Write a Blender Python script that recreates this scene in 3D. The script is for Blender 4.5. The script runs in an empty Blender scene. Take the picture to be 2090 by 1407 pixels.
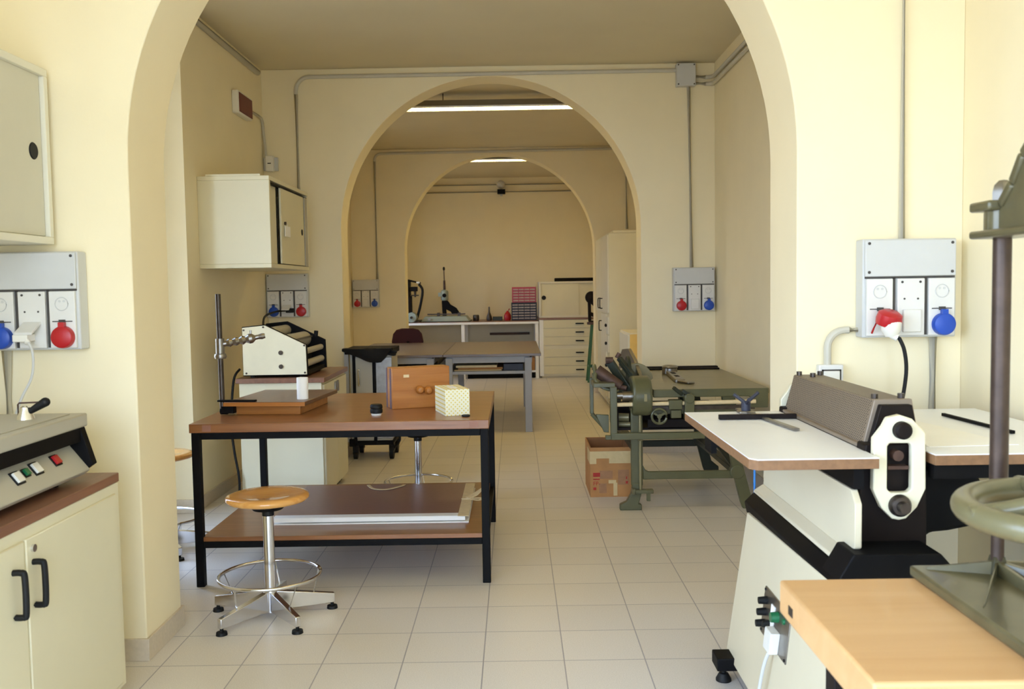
import bpy, bmesh, math, random
from mathutils import Vector, Matrix
random.seed(7)
C = bpy.context.scene.collection
PI = math.pi

# ------------------------------------------------------------------ mesh builder
class MB:
    def __init__(s): s.bm = bmesh.new()
    def face(s, vs):
        try: s.bm.faces.new(vs)
        except ValueError: pass
    def box(s, x0, x1, y0, y1, z0, z1):
        v = [s.bm.verts.new(p) for p in ((x0,y0,z0),(x1,y0,z0),(x1,y1,z0),(x0,y1,z0),(x0,y0,z1),(x1,y0,z1),(x1,y1,z1),(x0,y1,z1))]
        for f in ((3,2,1,0),(4,5,6,7),(0,1,5,4),(1,2,6,5),(2,3,7,6),(3,0,4,7)): s.face([v[i] for i in f])
        return s
    def shell(s, x0, x1, y0, y1, z0, z1, t, open='x1'):
        """open fronted box of boards that only touch"""
        s.box(x0,x1,y0,y1,z0,z0+t).box(x0,x1,y0,y1,z1-t,z1)
        a, b = z0+t, z1-t
        if open == 'x1': s.box(x0,x1,y0,y0+t,a,b).box(x0,x1,y1-t,y1,a,b).box(x0,x0+t,y0+t,y1-t,a,b)
        else: s.box(x0,x0+t,y0,y1,a,b).box(x1-t,x1,y0,y1,a,b).box(x0+t,x1-t,y1-t,y1,a,b)
        return s
    def hexa(s, p):  # 8 corner points ordered like box
        v = [s.bm.verts.new(q) for q in p]
        for f in ((3,2,1,0),(4,5,6,7),(0,1,5,4),(1,2,6,5),(2,3,7,6),(3,0,4,7)): s.face([v[i] for i in f])
        return s
    def bar(s, a, b, w, h, up=(0,0,1)):  # rectangular bar from a to b
        a = Vector(a); b = Vector(b); d = (b-a).normalized(); u = Vector(up)
        if abs(d.dot(u)) > .98: u = Vector((0,1,0))
        sd = d.cross(u).normalized(); u = sd.cross(d).normalized()
        q = lambda p, i, j: p + sd*(i*w/2) + u*(j*h/2)
        return s.hexa([q(a,-1,-1),q(a,1,-1),q(b,1,-1),q(b,-1,-1),q(a,-1,1),q(a,1,1),q(b,1,1),q(b,-1,1)])
    def _ax(s, axis, p, t):
        return {'x': (t,p[0],p[1]), 'y': (p[0],t,p[1]), 'z': (p[0],p[1],t)}[axis]
    def prism(s, pts, axis, a0, a1):
        A = [s.bm.verts.new(s._ax(axis,p,a0)) for p in pts]; B = [s.bm.verts.new(s._ax(axis,p,a1)) for p in pts]
        n = len(pts); fs = []
        fs.append(s.bm.faces.new(A[::-1])); fs.append(s.bm.faces.new(B)); s.bm.normal_update()
        for i in range(n): s.face([A[i],A[(i+1)%n],B[(i+1)%n],B[i]])
        bmesh.ops.triangulate(s.bm, faces=fs)
        return s
    def ring(s, outer, inner, axis, a0, a1):
        n = len(outer)
        L = [[s.bm.verts.new(s._ax(axis,p,a)) for p in q] for q in (outer,inner) for a in (a0,a1)]
        o0,o1,i0,i1 = L
        for i in range(n):
            j = (i+1)%n
            s.face([o0[i],o0[j],o1[j],o1[i]]); s.face([i0[j],i0[i],i1[i],i1[j]])
            s.face([o0[j],o0[i],i0[i],i0[j]]); s.face([o1[i],o1[j],i1[j],i1[i]])
        return s
    def _frame(s, d):
        d = Vector(d).normalized(); u = Vector((0,0,1)) if abs(d.z) < .95 else Vector((1,0,0))
        a = d.cross(u).normalized(); return a, a.cross(d).normalized()
    def cyl(s, p0, p1, r0, r1=None, n=20):
        r1 = r0 if r1 is None else r1
        p0 = Vector(p0); p1 = Vector(p1); a, b = s._frame(p1-p0)
        A = [s.bm.verts.new(p0+(a*math.cos(t)+b*math.sin(t))*r0) for t in (2*PI*i/n for i in range(n))]
        B = [s.bm.verts.new(p1+(a*math.cos(t)+b*math.sin(t))*r1) for t in (2*PI*i/n for i in range(n))]
        s.face(A[::-1]); s.face(B)
        for i in range(n): s.face([A[i],A[(i+1)%n],B[(i+1)%n],B[i]])
        return s
    def tube(s, path, r, n=10, closed=False):
        P = [Vector(p) for p in path]; m = len(P); rings = []
        up = None
        for k in range(m):
            if closed: d = P[(k+1)%m]-P[k-1]
            else: d = P[min(k+1,m-1)]-P[max(k-1,0)]
            d.normalize()
            if up is None: a, b = s._frame(d)
            else:
                a = (up - d*up.dot(d)).normalized(); b = d.cross(a)
            up = a
            rings.append([s.bm.verts.new(P[k]+(a*math.cos(t)+b*math.sin(t))*r) for t in (2*PI*i/n for i in range(n))])
        for k in range(m if closed else m-1):
            A, B = rings[k], rings[(k+1)%m]
            for i in range(n): s.face([A[i],A[(i+1)%n],B[(i+1)%n],B[i]])
        if not closed: s.face(rings[0][::-1]); s.face(rings[-1])
        return s
    def lathe(s, c, prof, n=32, axis='z'):
        rings = []
        for r, h in prof:
            row = []
            for i in range(n):
                t = 2*PI*i/n; x, y = r*math.cos(t), r*math.sin(t)
                q = {'z': (x,y,h), 'y': (x,h,y), 'x': (h,x,y)}[axis]
                row.append(s.bm.verts.new((c[0]+q[0],c[1]+q[1],c[2]+q[2])))
            rings.append(row)
        for A, B in zip(rings, rings[1:]):
            for i in range(n): s.face([A[i],A[(i+1)%n],B[(i+1)%n],B[i]])
        s.face(rings[0][::-1]); s.face(rings[-1])
        return s
    def torus(s, c, R, r, n=48, m=12, axis='z'):
        f = {'z': lambda x,y: (c[0]+x,c[1]+y,c[2]), 'y': lambda x,y: (c[0]+x,c[1],c[2]+y), 'x': lambda x,y: (c[0],c[1]+x,c[2]+y)}[axis]
        return s.tube([f(R*math.cos(2*PI*i/n), R*math.sin(2*PI*i/n)) for i in range(n)], r, m, closed=True)
    def ball(s, c, r, sc=(1,1,1), n=16):
        bmesh.ops.create_uvsphere(s.bm, u_segments=n*2, v_segments=n, radius=r,
            matrix=Matrix.Translation(c) @ Matrix.Diagonal((*sc,1)))
        return s

def arc(cx, cy, r, a0, a1, n):
    return [(cx+r*math.cos(a0+(a1-a0)*i/n), cy+r*math.sin(a0+(a1-a0)*i/n)) for i in range(n+1)]
def smooth_path(pts, k=6):
    P = [Vector(p) for p in pts]; out = []
    for i in range(len(P)-1):
        p0, p1, p2, p3 = P[max(i-1,0)], P[i], P[i+1], P[min(i+2,len(P)-1)]
        for j in range(k):
            t = j/k
            out.append(.5*((2*p1)+(p2-p0)*t+(2*p0-5*p1+4*p2-p3)*t*t+(3*p1-p0-3*p2+p3)*t**3))
    out.append(P[-1]); return out

ORG = {}
def part(name, mb, mat, parent=None, bevel=0, label=None, ang=35, org=None):
    bm = mb.bm
    bmesh.ops.recalc_face_normals(bm, faces=bm.faces[:])
    root = org if org is not None else (ORG[parent.name] if parent else Vector((0,0,0)))
    for v in bm.verts: v.co -= root
    me = bpy.data.meshes.new(name); bm.to_mesh(me); bm.free()
    me.materials.append(mat)
    for p in me.polygons: p.use_smooth = True
    me.set_sharp_from_angle(angle=math.radians(ang))
    o = bpy.data.objects.new(name, me); C.objects.link(o)
    if bevel:
        m = o.modifiers.new('bevel', 'BEVEL'); m.width = bevel; m.segments = 2; m.limit_method = 'ANGLE'; m.angle_limit = math.radians(40)
        m.harden_normals = False
    if parent: o.parent = parent
    else: o.location = root
    ORG[o.name] = root.copy()
    if label: o['label'] = label
    return o
def parts(name, mb, mat, parent, bevel=0, label=None):
    """every loose piece of the builder becomes a part of its own"""
    bm = mb.bm; bm.verts.ensure_lookup_table(); seen = set(); out = []
    for v in bm.verts:
        if v in seen: continue
        isl = [v]; seen.add(v); i = 0
        while i < len(isl):
            for e in isl[i].link_edges:
                u = e.other_vert(isl[i])
                if u not in seen: seen.add(u); isl.append(u)
            i += 1
        nb = MB(); mp = {u: nb.bm.verts.new(u.co) for u in isl}
        for f in {f for u in isl for f in u.link_faces}: nb.face([mp[u] for u in f.verts])
        out.append(part(name, nb, mat, parent, bevel, label))
    bm.free(); return out
def tag(o, label, cat, group=None):
    o['label'] = label; o['category'] = cat
    if group: o['group'] = group
    return o
def thing(name, label, cat, loc, group=None):
    o = bpy.data.objects.new(name, None); C.objects.link(o); o.location = loc; o.empty_display_size = .1
    ORG[o.name] = Vector(loc)
    return tag(o, label, cat, group)
def single(name, mb, mat, label, cat, org, bevel=0, group=None, ang=35):
    return tag(part(name, mb, mat, None, bevel, org=Vector(org), ang=ang), label, cat, group)
def struct(name, mb, mat, bevel=0, parent=None, ang=35):
    o = part(name, mb, mat, parent, bevel, ang=ang)
    if parent is None: o['kind'] = 'structure'
    return o
def dup(root, loc, rz, label):
    r = root.copy(); C.objects.link(r); r.location = loc; r.rotation_euler = (0,0,rz); r['label'] = label
    for ch in list(root.children):
        c = ch.copy(); C.objects.link(c); c.parent = r
        for g in ch.children:
            d = g.copy(); C.objects.link(d); d.parent = c
    return r

# ------------------------------------------------------------------ materials
def L(r, g, b):
    f = lambda c: (c/255/12.92) if c/255 <= .04045 else ((c/255+.055)/1.055)**2.4
    return (f(r), f(g), f(b), 1)
def mat(name, col, rough=.5, metal=0, var=.06, scale=12, bump=0, bscale=200, coat=0, stretch=(1,1,1), spec=.5):
    m = bpy.data.materials.new(name); m.use_nodes = True; nt = m.node_tree; N = nt.nodes; K = nt.links
    b = N['Principled BSDF']; b.inputs['Roughness'].default_value = rough; b.inputs['Metallic'].default_value = metal
    b.inputs['Coat Weight'].default_value = coat; b.inputs['Specular IOR Level'].default_value = spec
    tc = N.new('ShaderNodeTexCoord'); mp = N.new('ShaderNodeMapping'); mp.inputs['Scale'].default_value = stretch
    K.new(tc.outputs['Object'], mp.inputs['Vector'])
    no = N.new('ShaderNodeTexNoise'); no.inputs['Scale'].default_value = scale; no.inputs['Detail'].default_value = 4
    K.new(mp.outputs['Vector'], no.inputs['Vector'])
    rp = N.new('ShaderNodeValToRGB'); c = L(*col)
    rp.color_ramp.elements[0].position = .3; rp.color_ramp.elements[1].position = .7
    rp.color_ramp.elements[0].color = tuple(x*(1-var) for x in c[:3])+(1,)
    rp.color_ramp.elements[1].color = tuple(min(1,x*(1+var)) for x in c[:3])+(1,)
    K.new(no.outputs['Fac'], rp.inputs['Fac']); K.new(rp.outputs['Color'], b.inputs['Base Color'])
    if bump:
        n2 = N.new('ShaderNodeTexNoise'); n2.inputs['Scale'].default_value = bscale
        K.new(tc.outputs['Object'], n2.inputs['Vector'])
        bp = N.new('ShaderNodeBump'); bp.inputs['Strength'].default_value = bump; bp.inputs['Distance'].default_value = .002
        K.new(n2.outputs['Fac'], bp.inputs['Height']); K.new(bp.outputs['Normal'], b.inputs['Normal'])
    return m
def wood(name, c0, c1, rough=.4, axis=0, scale=3.0, coat=.1):
    m = bpy.data.materials.new(name); m.use_nodes = True; nt = m.node_tree; N = nt.nodes; K = nt.links
    b = N['Principled BSDF']; b.inputs['Roughness'].default_value = rough; b.inputs['Coat Weight'].default_value = coat
    tc = N.new('ShaderNodeTexCoord'); mp = N.new('ShaderNodeMapping'); s = [14,14,14]; s[axis] = .8
    mp.inputs['Scale'].default_value = s; K.new(tc.outputs['Object'], mp.inputs['Vector'])
    no = N.new('ShaderNodeTexNoise'); no.inputs['Scale'].default_value = scale; no.inputs['Detail'].default_value = 8; no.inputs['Roughness'].default_value = .6
    no.inputs['Distortion'].default_value = .6
    K.new(mp.outputs['Vector'], no.inputs['Vector'])
    rp = N.new('ShaderNodeValToRGB'); rp.color_ramp.elements[0].position = .3; rp.color_ramp.elements[1].position = .72
    rp.color_ramp.elements[0].color = L(*c0); rp.color_ramp.elements[1].color = L(*c1)
    K.new(no.outputs['Fac'], rp.inputs['Fac']); K.new(rp.outputs['Color'], b.inputs['Base Color'])
    return m

M = {}
M['wall'] = mat('cream_plaster', (241,229,195), .85, var=.02, scale=3, bump=.12, bscale=90)
M['ceiling'] = mat('ceiling_paint', (216,205,174), .9, var=.02, scale=2)
M['skirt'] = mat('skirting_tile', (205,192,172), .5, var=.05, scale=60)
M['cabinet'] = mat('cream_sheet_metal', (222,216,188), .45, var=.02, scale=4)
M['cabinet_lit'] = mat('pale_sheet_metal', (226,222,204), .45, var=.02, scale=4)  # lit copy of the cabinet cream, the light put into its colour
M['greymetal'] = mat('grey_sheet_metal', (178,174,160), .45, var=.03, scale=5)
M['door_grey'] = mat('grey_beige_panel', (206,202,184), .5, var=.02, scale=5)
M['pvc'] = mat('grey_pvc', (202,203,202), .45, var=.02, scale=10)
M['pvc_light'] = mat('light_grey_pvc', (222,221,217), .4, var=.02, scale=10)
M['pvc_dark'] = mat('dark_gap', (72,68,64), .7, var=.05)
M['red'] = mat('red_plastic', (178,22,32), .35, var=.05)
M['blue'] = mat('blue_plastic', (28,74,176), .35, var=.05)
M['black'] = mat('black_paint', (10,9,10), .6, var=.15, scale=20, spec=.15)
M['blackmat'] = mat('black_cloth', (16,16,18), .9, var=.2, scale=30, bump=.4, bscale=60)
M['rubber'] = mat('black_rubber', (12,12,12), .6, var=.1, spec=.35)
M['brownblack'] = mat('dark_brown_casting', (24,16,13), .6, var=.15, scale=14, spec=.2)
M['chrome'] = mat('chrome', (222,223,228), .17, 1, var=.02)
M['steel'] = mat('worn_steel', (150,146,140), .35, 1, var=.12, scale=30)
M['darksteel'] = mat('dark_steel', (84,76,70), .4, .85, var=.2, scale=25)
M['rust'] = mat('rusty_iron', (86,64,54), .6, .4, var=.25, scale=22)
M['grey_leg'] = mat('grey_enamel', (158,160,164), .4, var=.03)
M['green'] = mat('olive_green_enamel', (88,88,60), .35, var=.1, scale=9, coat=.15)
M['green_top'] = mat('worn_olive_table', (134,126,92), .33, .2, var=.12, scale=7)
M['green_dark'] = mat('dark_green_iron', (44,50,40), .45, .2, var=.15, scale=14)  # dark green; on the shear it also carries shade in its colour
M['press'] = mat('press_green', (92,86,60), .3, .1, var=.15, scale=14, coat=.2)
M['wheel'] = mat('wheel_olive_paint', (110,104,74), .33, var=.1, scale=14, coat=.15)
M['greenleg'] = mat('bright_green_paint', (44,98,66), .45, var=.1)
M['teak'] = wood('teak_board', (122,76,40), (154,102,60), .34, 0, 3, .25)
M['teak_edge'] = wood('teak_edge', (184,112,58), (208,140,78), .4, 0, 3)
M['brown_top'] = wood('brown_laminate', (118,80,62), (140,98,76), .4, 1, 2)
M['orange_wood'] = wood('orange_stained_wood', (162,98,40), (190,126,60), .35, 0, 2, .3)
M['beech'] = wood('beech_block', (200,154,102), (214,172,120), .5, 0, .7)
M['seatwood'] = wood('varnished_seat', (204,142,72), (226,172,98), .2, 0, 2, .5)
M['edgewood'] = mat('chipboard_edge', (134,98,66), .6, var=.12, scale=60)
M['laminate'] = mat('white_laminate', (238,239,241), .35, var=.015, scale=6)
M['paper'] = mat('paper', (244,243,240), .8, var=.015, scale=10)
M['cream_panel'] = mat('cream_machine_panel', (216,206,178), .4, var=.02, scale=5)
M['ivory'] = mat('ivory_enamel', (232,226,198), .35, var=.03, scale=10)
M['cardboard'] = mat('cardboard', (178,128,76), .8, var=.1, scale=12)
M['cardboard_in'] = mat('inside_cardboard', (150,104,66), .85, var=.08, scale=12)
M['tape'] = mat('paper_tape', (206,182,132), .6, var=.05, scale=30)
M['stain'] = mat('brown_packing_tape', (158,112,72), .45, var=.1, scale=30)
M['print'] = mat('red_print', (168,44,34), .7, var=.15, scale=40)
M['maroon'] = mat('maroon_fabric', (58,16,22), .85, var=.1, scale=60)
M['folder'] = mat('brown_folder_board', (128,88,86), .35, var=.06, scale=40)  # tone raised to hold the bluish reflection on its top
M['ribbon'] = mat('cream_ribbon', (226,206,164), .8, var=.06, scale=40)
M['tabletop'] = mat('grey_brown_laminate', (116,104,98), .3, var=.05, scale=4, stretch=(1,.2,1))
M['redpanel'] = mat('dark_red_panel', (104,36,30), .5, var=.06)
M['whiteplastic'] = mat('white_plastic', (230,228,220), .4, var=.02)
M['yellow'] = mat('yellow_panel', (240,206,120), .6, var=.04)
M['greygreen'] = mat('grey_green_enamel', (150,160,148), .4, var=.04)
M['greenplastic'] = mat('green_button', (24,104,64), .35, var=.05)
M['bluerod'] = mat('blue_tube', (44,120,190), .4, var=.04)
M['cleardrawer'] = mat('clear_plastic_drawer', (164,146,130), .3, var=.3, scale=25)
M['reddrawer'] = mat('red_tinted_drawer', (190,140,112), .3, var=.3, scale=25)
M['navy'] = mat('navy_plastic', (42,44,58), .5, var=.08)
M['louvre'] = mat('bright_louvre', (236,238,244), .3, .3, var=.1, scale=60)
M['lampgrey'] = mat('lamp_housing_grey', (122,114,98), .5, var=.04)
M['lamp_glow'] = bpy.data.materials.new('lit_diffuser'); M['lamp_glow'].use_nodes = True
_b = M['lamp_glow'].node_tree.nodes['Principled BSDF']; _b.inputs['Emission Color'].default_value = (1,.71,.22,1); _b.inputs['Emission Strength'].default_value = 15.0  # warm glow added to the strip lights to brighten the back rooms
M['lamp_dim'] = M['lamp_glow'].copy(); M['lamp_dim'].name = 'dimmer_diffuser'; M['lamp_dim'].node_tree.nodes['Principled BSDF'].inputs['Emission Strength'].default_value = 6.0  # weaker added glow for the unseen strip behind the near arch
M['conduit'] = mat('conduit_grey', (198,194,180), .5, var=.02, scale=10)
M['board_brown'] = wood('dark_board', (88,60,46), (110,76,58), .35, 1, 2)
M['post'] = mat('dark_brown_post', (74,60,52), .4, .5, var=.2, scale=25)
M['guardmetal'] = mat('dull_guard_metal', (138,124,108), .5, .3, var=.06, scale=20)

def floor_mat():
    m = bpy.data.materials.new('beige_stoneware_tiles'); m.use_nodes = True; nt = m.node_tree; N = nt.nodes; K = nt.links
    b = N['Principled BSDF']
    tc = N.new('ShaderNodeTexCoord'); sp = N.new('ShaderNodeSeparateXYZ'); K.new(tc.outputs['Object'], sp.inputs[0])
    def mth(op, a, bb=None):
        n = N.new('ShaderNodeMath'); n.operation = op
        for i, v in enumerate((a, bb)):
            if v is None: continue
            if isinstance(v, (int, float)): n.inputs[i].default_value = v
            else: K.new(v, n.inputs[i])
        return n.outputs[0]
    g = []; ids = []
    for ax, off in (('X', .181), ('Y', 3.755)):
        t = mth('DIVIDE', mth('SUBTRACT', sp.outputs[ax], off), .3335 if ax == 'X' else .331)
        t = mth('ADD', t, 100.0)
        ids.append(mth('FLOOR', t))
        f = mth('FRACT', t); d = mth('MINIMUM', f, mth('SUBTRACT', 1.0, f))
        g.append(d)
    d = mth('MINIMUM', g[0], g[1])
    gr = mth('LESS_THAN', d, .0075)
    cb = N.new('ShaderNodeCombineXYZ'); K.new(ids[0], cb.inputs[0]); K.new(ids[1], cb.inputs[1])
    wn = N.new('ShaderNodeTexWhiteNoise'); K.new(cb.outputs[0], wn.inputs['Vector'])
    no = N.new('ShaderNodeTexNoise'); no.inputs['Scale'].default_value = 220; no.inputs['Detail'].default_value = 2; K.new(tc.outputs['Object'], no.inputs['Vector'])
    rp = N.new('ShaderNodeValToRGB'); rp.color_ramp.elements[0].position = .35; rp.color_ramp.elements[1].position = .65
    rp.color_ramp.elements[0].color = L(211,205,197); rp.color_ramp.elements[1].color = L(225,219,212)
    K.new(no.outputs['Fac'], rp.inputs['Fac'])
    hs = N.new('ShaderNodeHueSaturation'); K.new(rp.outputs['Color'], hs.inputs['Color'])
    K.new(mth('ADD', mth('MULTIPLY', wn.outputs['Value'], .06), .97), hs.inputs['Value'])
    mx = N.new('ShaderNodeMix'); mx.data_type = 'RGBA'; K.new(gr, mx.inputs['Factor']); K.new(hs.outputs['Color'], mx.inputs['A'])
    mx.inputs['B'].default_value = L(160,156,160)
    K.new(mx.outputs['Result'], b.inputs['Base Color'])
    b.inputs['Roughness'].default_value = .36
    bp = N.new('ShaderNodeBump'); bp.inputs['Strength'].default_value = .3; bp.inputs['Distance'].default_value = .002; bp.invert = True
    K.new(gr, bp.inputs['Height']); K.new(bp.outputs['Normal'], b.inputs['Normal'])
    return m
M['floor'] = floor_mat()

def dots_mat(name, base, dark, scale, radius, metal=.6, rough=.45, checker=False):
    m = bpy.data.materials.new(name); m.use_nodes = True; nt = m.node_tree; N = nt.nodes; K = nt.links
    b = N['Principled BSDF']; b.inputs['Metallic'].default_value = metal; b.inputs['Roughness'].default_value = rough
    tc = N.new('ShaderNodeTexCoord'); mp = N.new('ShaderNodeMapping'); mp.inputs['Rotation'].default_value = (PI/4,0,0) if not checker else (0,PI/4,0)
    mp.inputs['Scale'].default_value = (0.001 if not checker else scale, scale if not checker else .001, scale)
    mp.inputs['Location'].default_value = (0,0,0) if not checker else (.37,.21,.33)
    K.new(tc.outputs['Object'], mp.inputs['Vector'])
    v = N.new('ShaderNodeTexVoronoi'); v.inputs['Scale'].default_value = 1; v.inputs['Randomness'].default_value = 0
    K.new(mp.outputs['Vector'], v.inputs['Vector'])
    ls = N.new('ShaderNodeMath'); ls.operation = 'LESS_THAN'; ls.inputs[1].default_value = radius; K.new(v.outputs['Distance'], ls.inputs[0])
    mx = N.new('ShaderNodeMix'); mx.data_type = 'RGBA'; K.new(ls.outputs[0], mx.inputs['Factor'])
    mx.inputs['A'].default_value = L(*base); mx.inputs['B'].default_value = L(*dark); K.new(mx.outputs['Result'], b.inputs['Base Color'])
    return m, b
M['perf'], _ = dots_mat('perforated_sheet', (152,136,116), (40,34,30), 105, .34, .3, .55)
M['tissue'], _ = dots_mat('yellow_dotted_card', (236,234,208), (226,206,112), 62, .33, 0, .6, checker=True)

def glass_mat():
    m = bpy.data.materials.new('window_pane'); m.use_nodes = True; nt = m.node_tree; N = nt.nodes; K = nt.links
    for n in list(N): N.remove(n)
    o = N.new('ShaderNodeOutputMaterial'); t = N.new('ShaderNodeBsdfTransparent'); g = N.new('ShaderNodeBsdfGlossy'); g.inputs['Roughness'].default_value = .02
    f = N.new('ShaderNodeFresnel'); f.inputs['IOR'].default_value = 1.45; mx = N.new('ShaderNodeMixShader')
    ge = N.new('ShaderNodeNewGeometry'); iv = N.new('ShaderNodeMath'); iv.operation = 'SUBTRACT'; iv.inputs[0].default_value = 1; K.new(ge.outputs['Backfacing'], iv.inputs[1])
    ml = N.new('ShaderNodeMath'); ml.operation = 'MULTIPLY'; K.new(f.outputs[0], ml.inputs[0]); K.new(iv.outputs[0], ml.inputs[1])
    K.new(ml.outputs[0], mx.inputs[0]); K.new(t.outputs[0], mx.inputs[1]); K.new(g.outputs[0], mx.inputs[2]); K.new(mx.outputs[0], o.inputs[0])
    return m
M['glass'] = glass_mat()

# ------------------------------------------------------------------ setting
XL, XR, H = -2.25, 1.83, 3.53
AX, AR, AZ = -.205, 1.36, 2.08
struct('floor', MB().box(-3.2,2.3,-3.4,17.5,-.15,0), M['floor'])
struct('ceiling', MB().box(-3.2,2.3,-3.4,17.5,H,H+.2), M['ceiling'])
def arch_wall(name, y0, y1, xl=XL):
    pts = [(xl,0),(AX-AR,0)] + [(AX-AR*math.cos(t), AZ+AR*math.sin(t)) for t in (PI*i/48 for i in range(49))] + [(AX+AR,0),(XR,0),(XR,H),(xl,H)]
    struct(name, MB().prism(pts,'y',y0,y1), M['wall'], bevel=.006, ang=30)
arch_wall('wall_near', 3.82, 4.22); arch_wall('wall_middle', 8.5, 8.82, -2.33); arch_wall('wall_inner', 13.4, 13.7, -2.33)
struct('wall_far', MB().box(-2.9,2.3,17.0,17.3,0,H), M['wall'])
struct('wall_right', MB().box(XR,2.2,-3.2,17.0,0,H), M['wall'])
BW = (-1.9,1.55,.35,3.35)   # window in the wall behind the camera
mb = MB(); mb.box(-2.9,BW[0],-3.3,-3.0,0,H).box(BW[1],2.3,-3.3,-3.0,0,H).box(BW[0],BW[1],-3.3,-3.0,0,BW[2]).box(BW[0],BW[1],-3.3,-3.0,BW[3],H)
struct('wall_back', mb, M['wall'])
# left wall with its windows: (y0,y1,z0,z1)
WL = [(-2.6,2.0,.5,3.3),(5.15,6.43,0,3.2),(10.4,11.3,1.0,2.5),(14.7,15.6,1.0,2.5)]
mb = MB(); y = -3.2
for (a, b, z0, z1) in WL:
    xs = -2.33 if y > 6 else XL
    mb.box(-2.75,XL,y,min(a,8.6),0,H) if y < 6.4 else None
    if y > 6.4:
        if a > 9 and y < 8: mb.box(-2.75,XL,y,8.5,0,H); mb.box(-2.75,-2.33,8.5,a,0,H)
        else: mb.box(-2.75,-2.33,y,a,0,H)
    xx = XL if b < 8 else -2.33
    if z0 > 0: mb.box(-2.75,xx,a,b,0,z0)
    mb.box(-2.75,xx,a,b,z1,H); y = b
mb.box(-2.75,-2.33,y,17.0,0,H)
struct('wall_left', mb, M['wall'])
def window(i, p0, p1, z0, z1, axis, pos):
    # frame lying in the plane axis=pos, running p0..p1
    g = (lambda a,b,c,d,t0,t1: (t0,t1,a,b,c,d)) if axis == 'x' else (lambda a,b,c,d,t0,t1: (a,b,t0,t1,c,d))
    e = bpy.data.objects.new('window_%d' % i, None); C.objects.link(e); e['kind'] = 'structure'; ORG[e.name] = Vector((0,0,0))
    mb = MB(); t0, t1 = pos-.03, pos+.03
    for a, b, c, d in ((p0,p0+.07,z0+.09,z1-.07),(p1-.07,p1,z0+.09,z1-.07),(p0,p1,z0,z0+.09),(p0,p1,z1-.07,z1)): mb.box(*g(a,b,c,d,t0,t1))
    mid = (p0+p1)/2; mb.box(*g(mid-.06,mid+.06,z0+.09,z1-.07,t0-.002,t1+.002)); mb.box(*g(p0+.07,p1-.07,z1-.75,z1-.68,t0+.002,t1-.002))
    part('window_frame', mb, M['whiteplastic'], e)
    part('window_pane', MB().box(*g(p0+.03,p1-.03,z0+.03,z1-.03,pos-.004,pos+.004)), M['glass'], e)
for i, (a, b, z0, z1) in enumerate(WL): window(i+1, a, b, z0, z1, 'x', -2.66)
part('window_shutter', MB().box(-2.72,-2.695,5.80,6.40,.09,3.13), M['cabinet'], bpy.data.objects['window_2'])  # unseen panel added to keep window light off the jamb
window(5, BW[0], BW[1], BW[2], BW[3], 'y', -3.2)
# skirting
bh, bt = .095, .012
def skirt(name, mb): struct(name, mb, M['skirt'], bevel=.002)
def pier(name, y0, y1, xl, side):
    mb = MB()
    if side < 0:
        mb.prism([(xl,y0),(xl,y0-bt),(AX-AR+bt,y0-bt),(AX-AR+bt,y1+bt),(xl,y1+bt),(xl,y1),(AX-AR,y1),(AX-AR,y0)],'z',0,bh)
    else:
        mb.prism([(XR,y0),(XR,y0-bt),(AX+AR-bt,y0-bt),(AX+AR-bt,y1+bt),(XR,y1+bt),(XR,y1),(AX+AR,y1),(AX+AR,y0)],'z',0,bh)
    skirt(name, mb)
for n, y0, y1, xl in (('near',3.82,4.22,XL),('middle',8.5,8.82,XL),('inner',13.4,13.7,-2.33)):
    pier('baseboard_%s_left' % n, y0, y1, xl, -1); pier('baseboard_%s_right' % n, y0, y1, xl, 1)
skirt('baseboard_left', MB().box(XL,XL+bt,4.24,5.15,0,bh).box(XL,XL+bt,6.43,8.48,0,bh).box(-2.66,XL+bt,6.43-bt,6.43,0,bh).box(-2.66,XL,5.15,5.15+bt,0,bh).box(-2.33,-2.33+bt,8.84,13.38,0,bh).box(-2.33,-2.33+bt,13.72,17,0,bh))
skirt('baseboard_right', MB().box(XR-bt,XR,-3,3.8,0,bh).box(XR-bt,XR,4.24,8.48,0,bh).box(XR-bt,XR,8.84,13.38,0,bh).box(XR-bt,XR,13.72,17,0,bh))
skirt('baseboard_far', MB().box(-2.33,XR,17-bt,17,0,bh))

# ------------------------------------------------------------------ conduits and fittings
def conduit(label, pts, r=.018, group=None, k=5):
    single('conduit', MB().tube(pts, r, 10), M['conduit'], label, 'conduit', pts[0])
def bend(p, a, b, r=.06, n=6):  # rounded corner at p between directions a and b (unit vectors)
    p = Vector(p); a = Vector(a); b = Vector(b); c = p - a*r + b*r
    return [tuple(c + a*r*math.sin(t) - b*r*math.cos(t)) for t in (PI/2*i/n for i in range(n+1))]
yw = 8.5-.02
conduit('grey conduit over the middle arch ending at the square junction box', [(-1.935,yw,2.3),(-1.935,yw,3.3)]+bend((-1.935,yw,3.455),(0,0,1),(1,0,0),.12)+[(-1.7,yw,3.455),(1.475,yw,3.46)])
conduit('vertical grey conduit from the square junction box straight down to a socket panel', [(1.59,yw,3.31),(1.61,yw,1.70)])
for dz, lab in ((0,'upper'),(-.06,'lower')):
    conduit('%s conduit from junction box to the side wall' % lab, [(1.645,yw,3.40+dz),(1.74,yw,3.395+dz)]+bend((1.808,yw,3.395+dz),(1,0,0),(0,-1,0),.06)+[(1.808,4.25,3.40+dz)])
conduit('thick grey conduit along the top of the left wall, ending above the emergency lamp', [(-2.225,4.25,3.46),(-2.225,8.3,3.46)], .026)
conduit('thin grey conduit in the corner from the emergency lamp down to the white sensor', [(-2.235,7.98,3.085),(-2.235,8.3,3.085)]+bend((-2.235,8.46,3.085),(0,1,0),(0,0,-1),.08)+[(-2.235,8.46,2.99),(-2.22,8.475,2.74)], .013)
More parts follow.
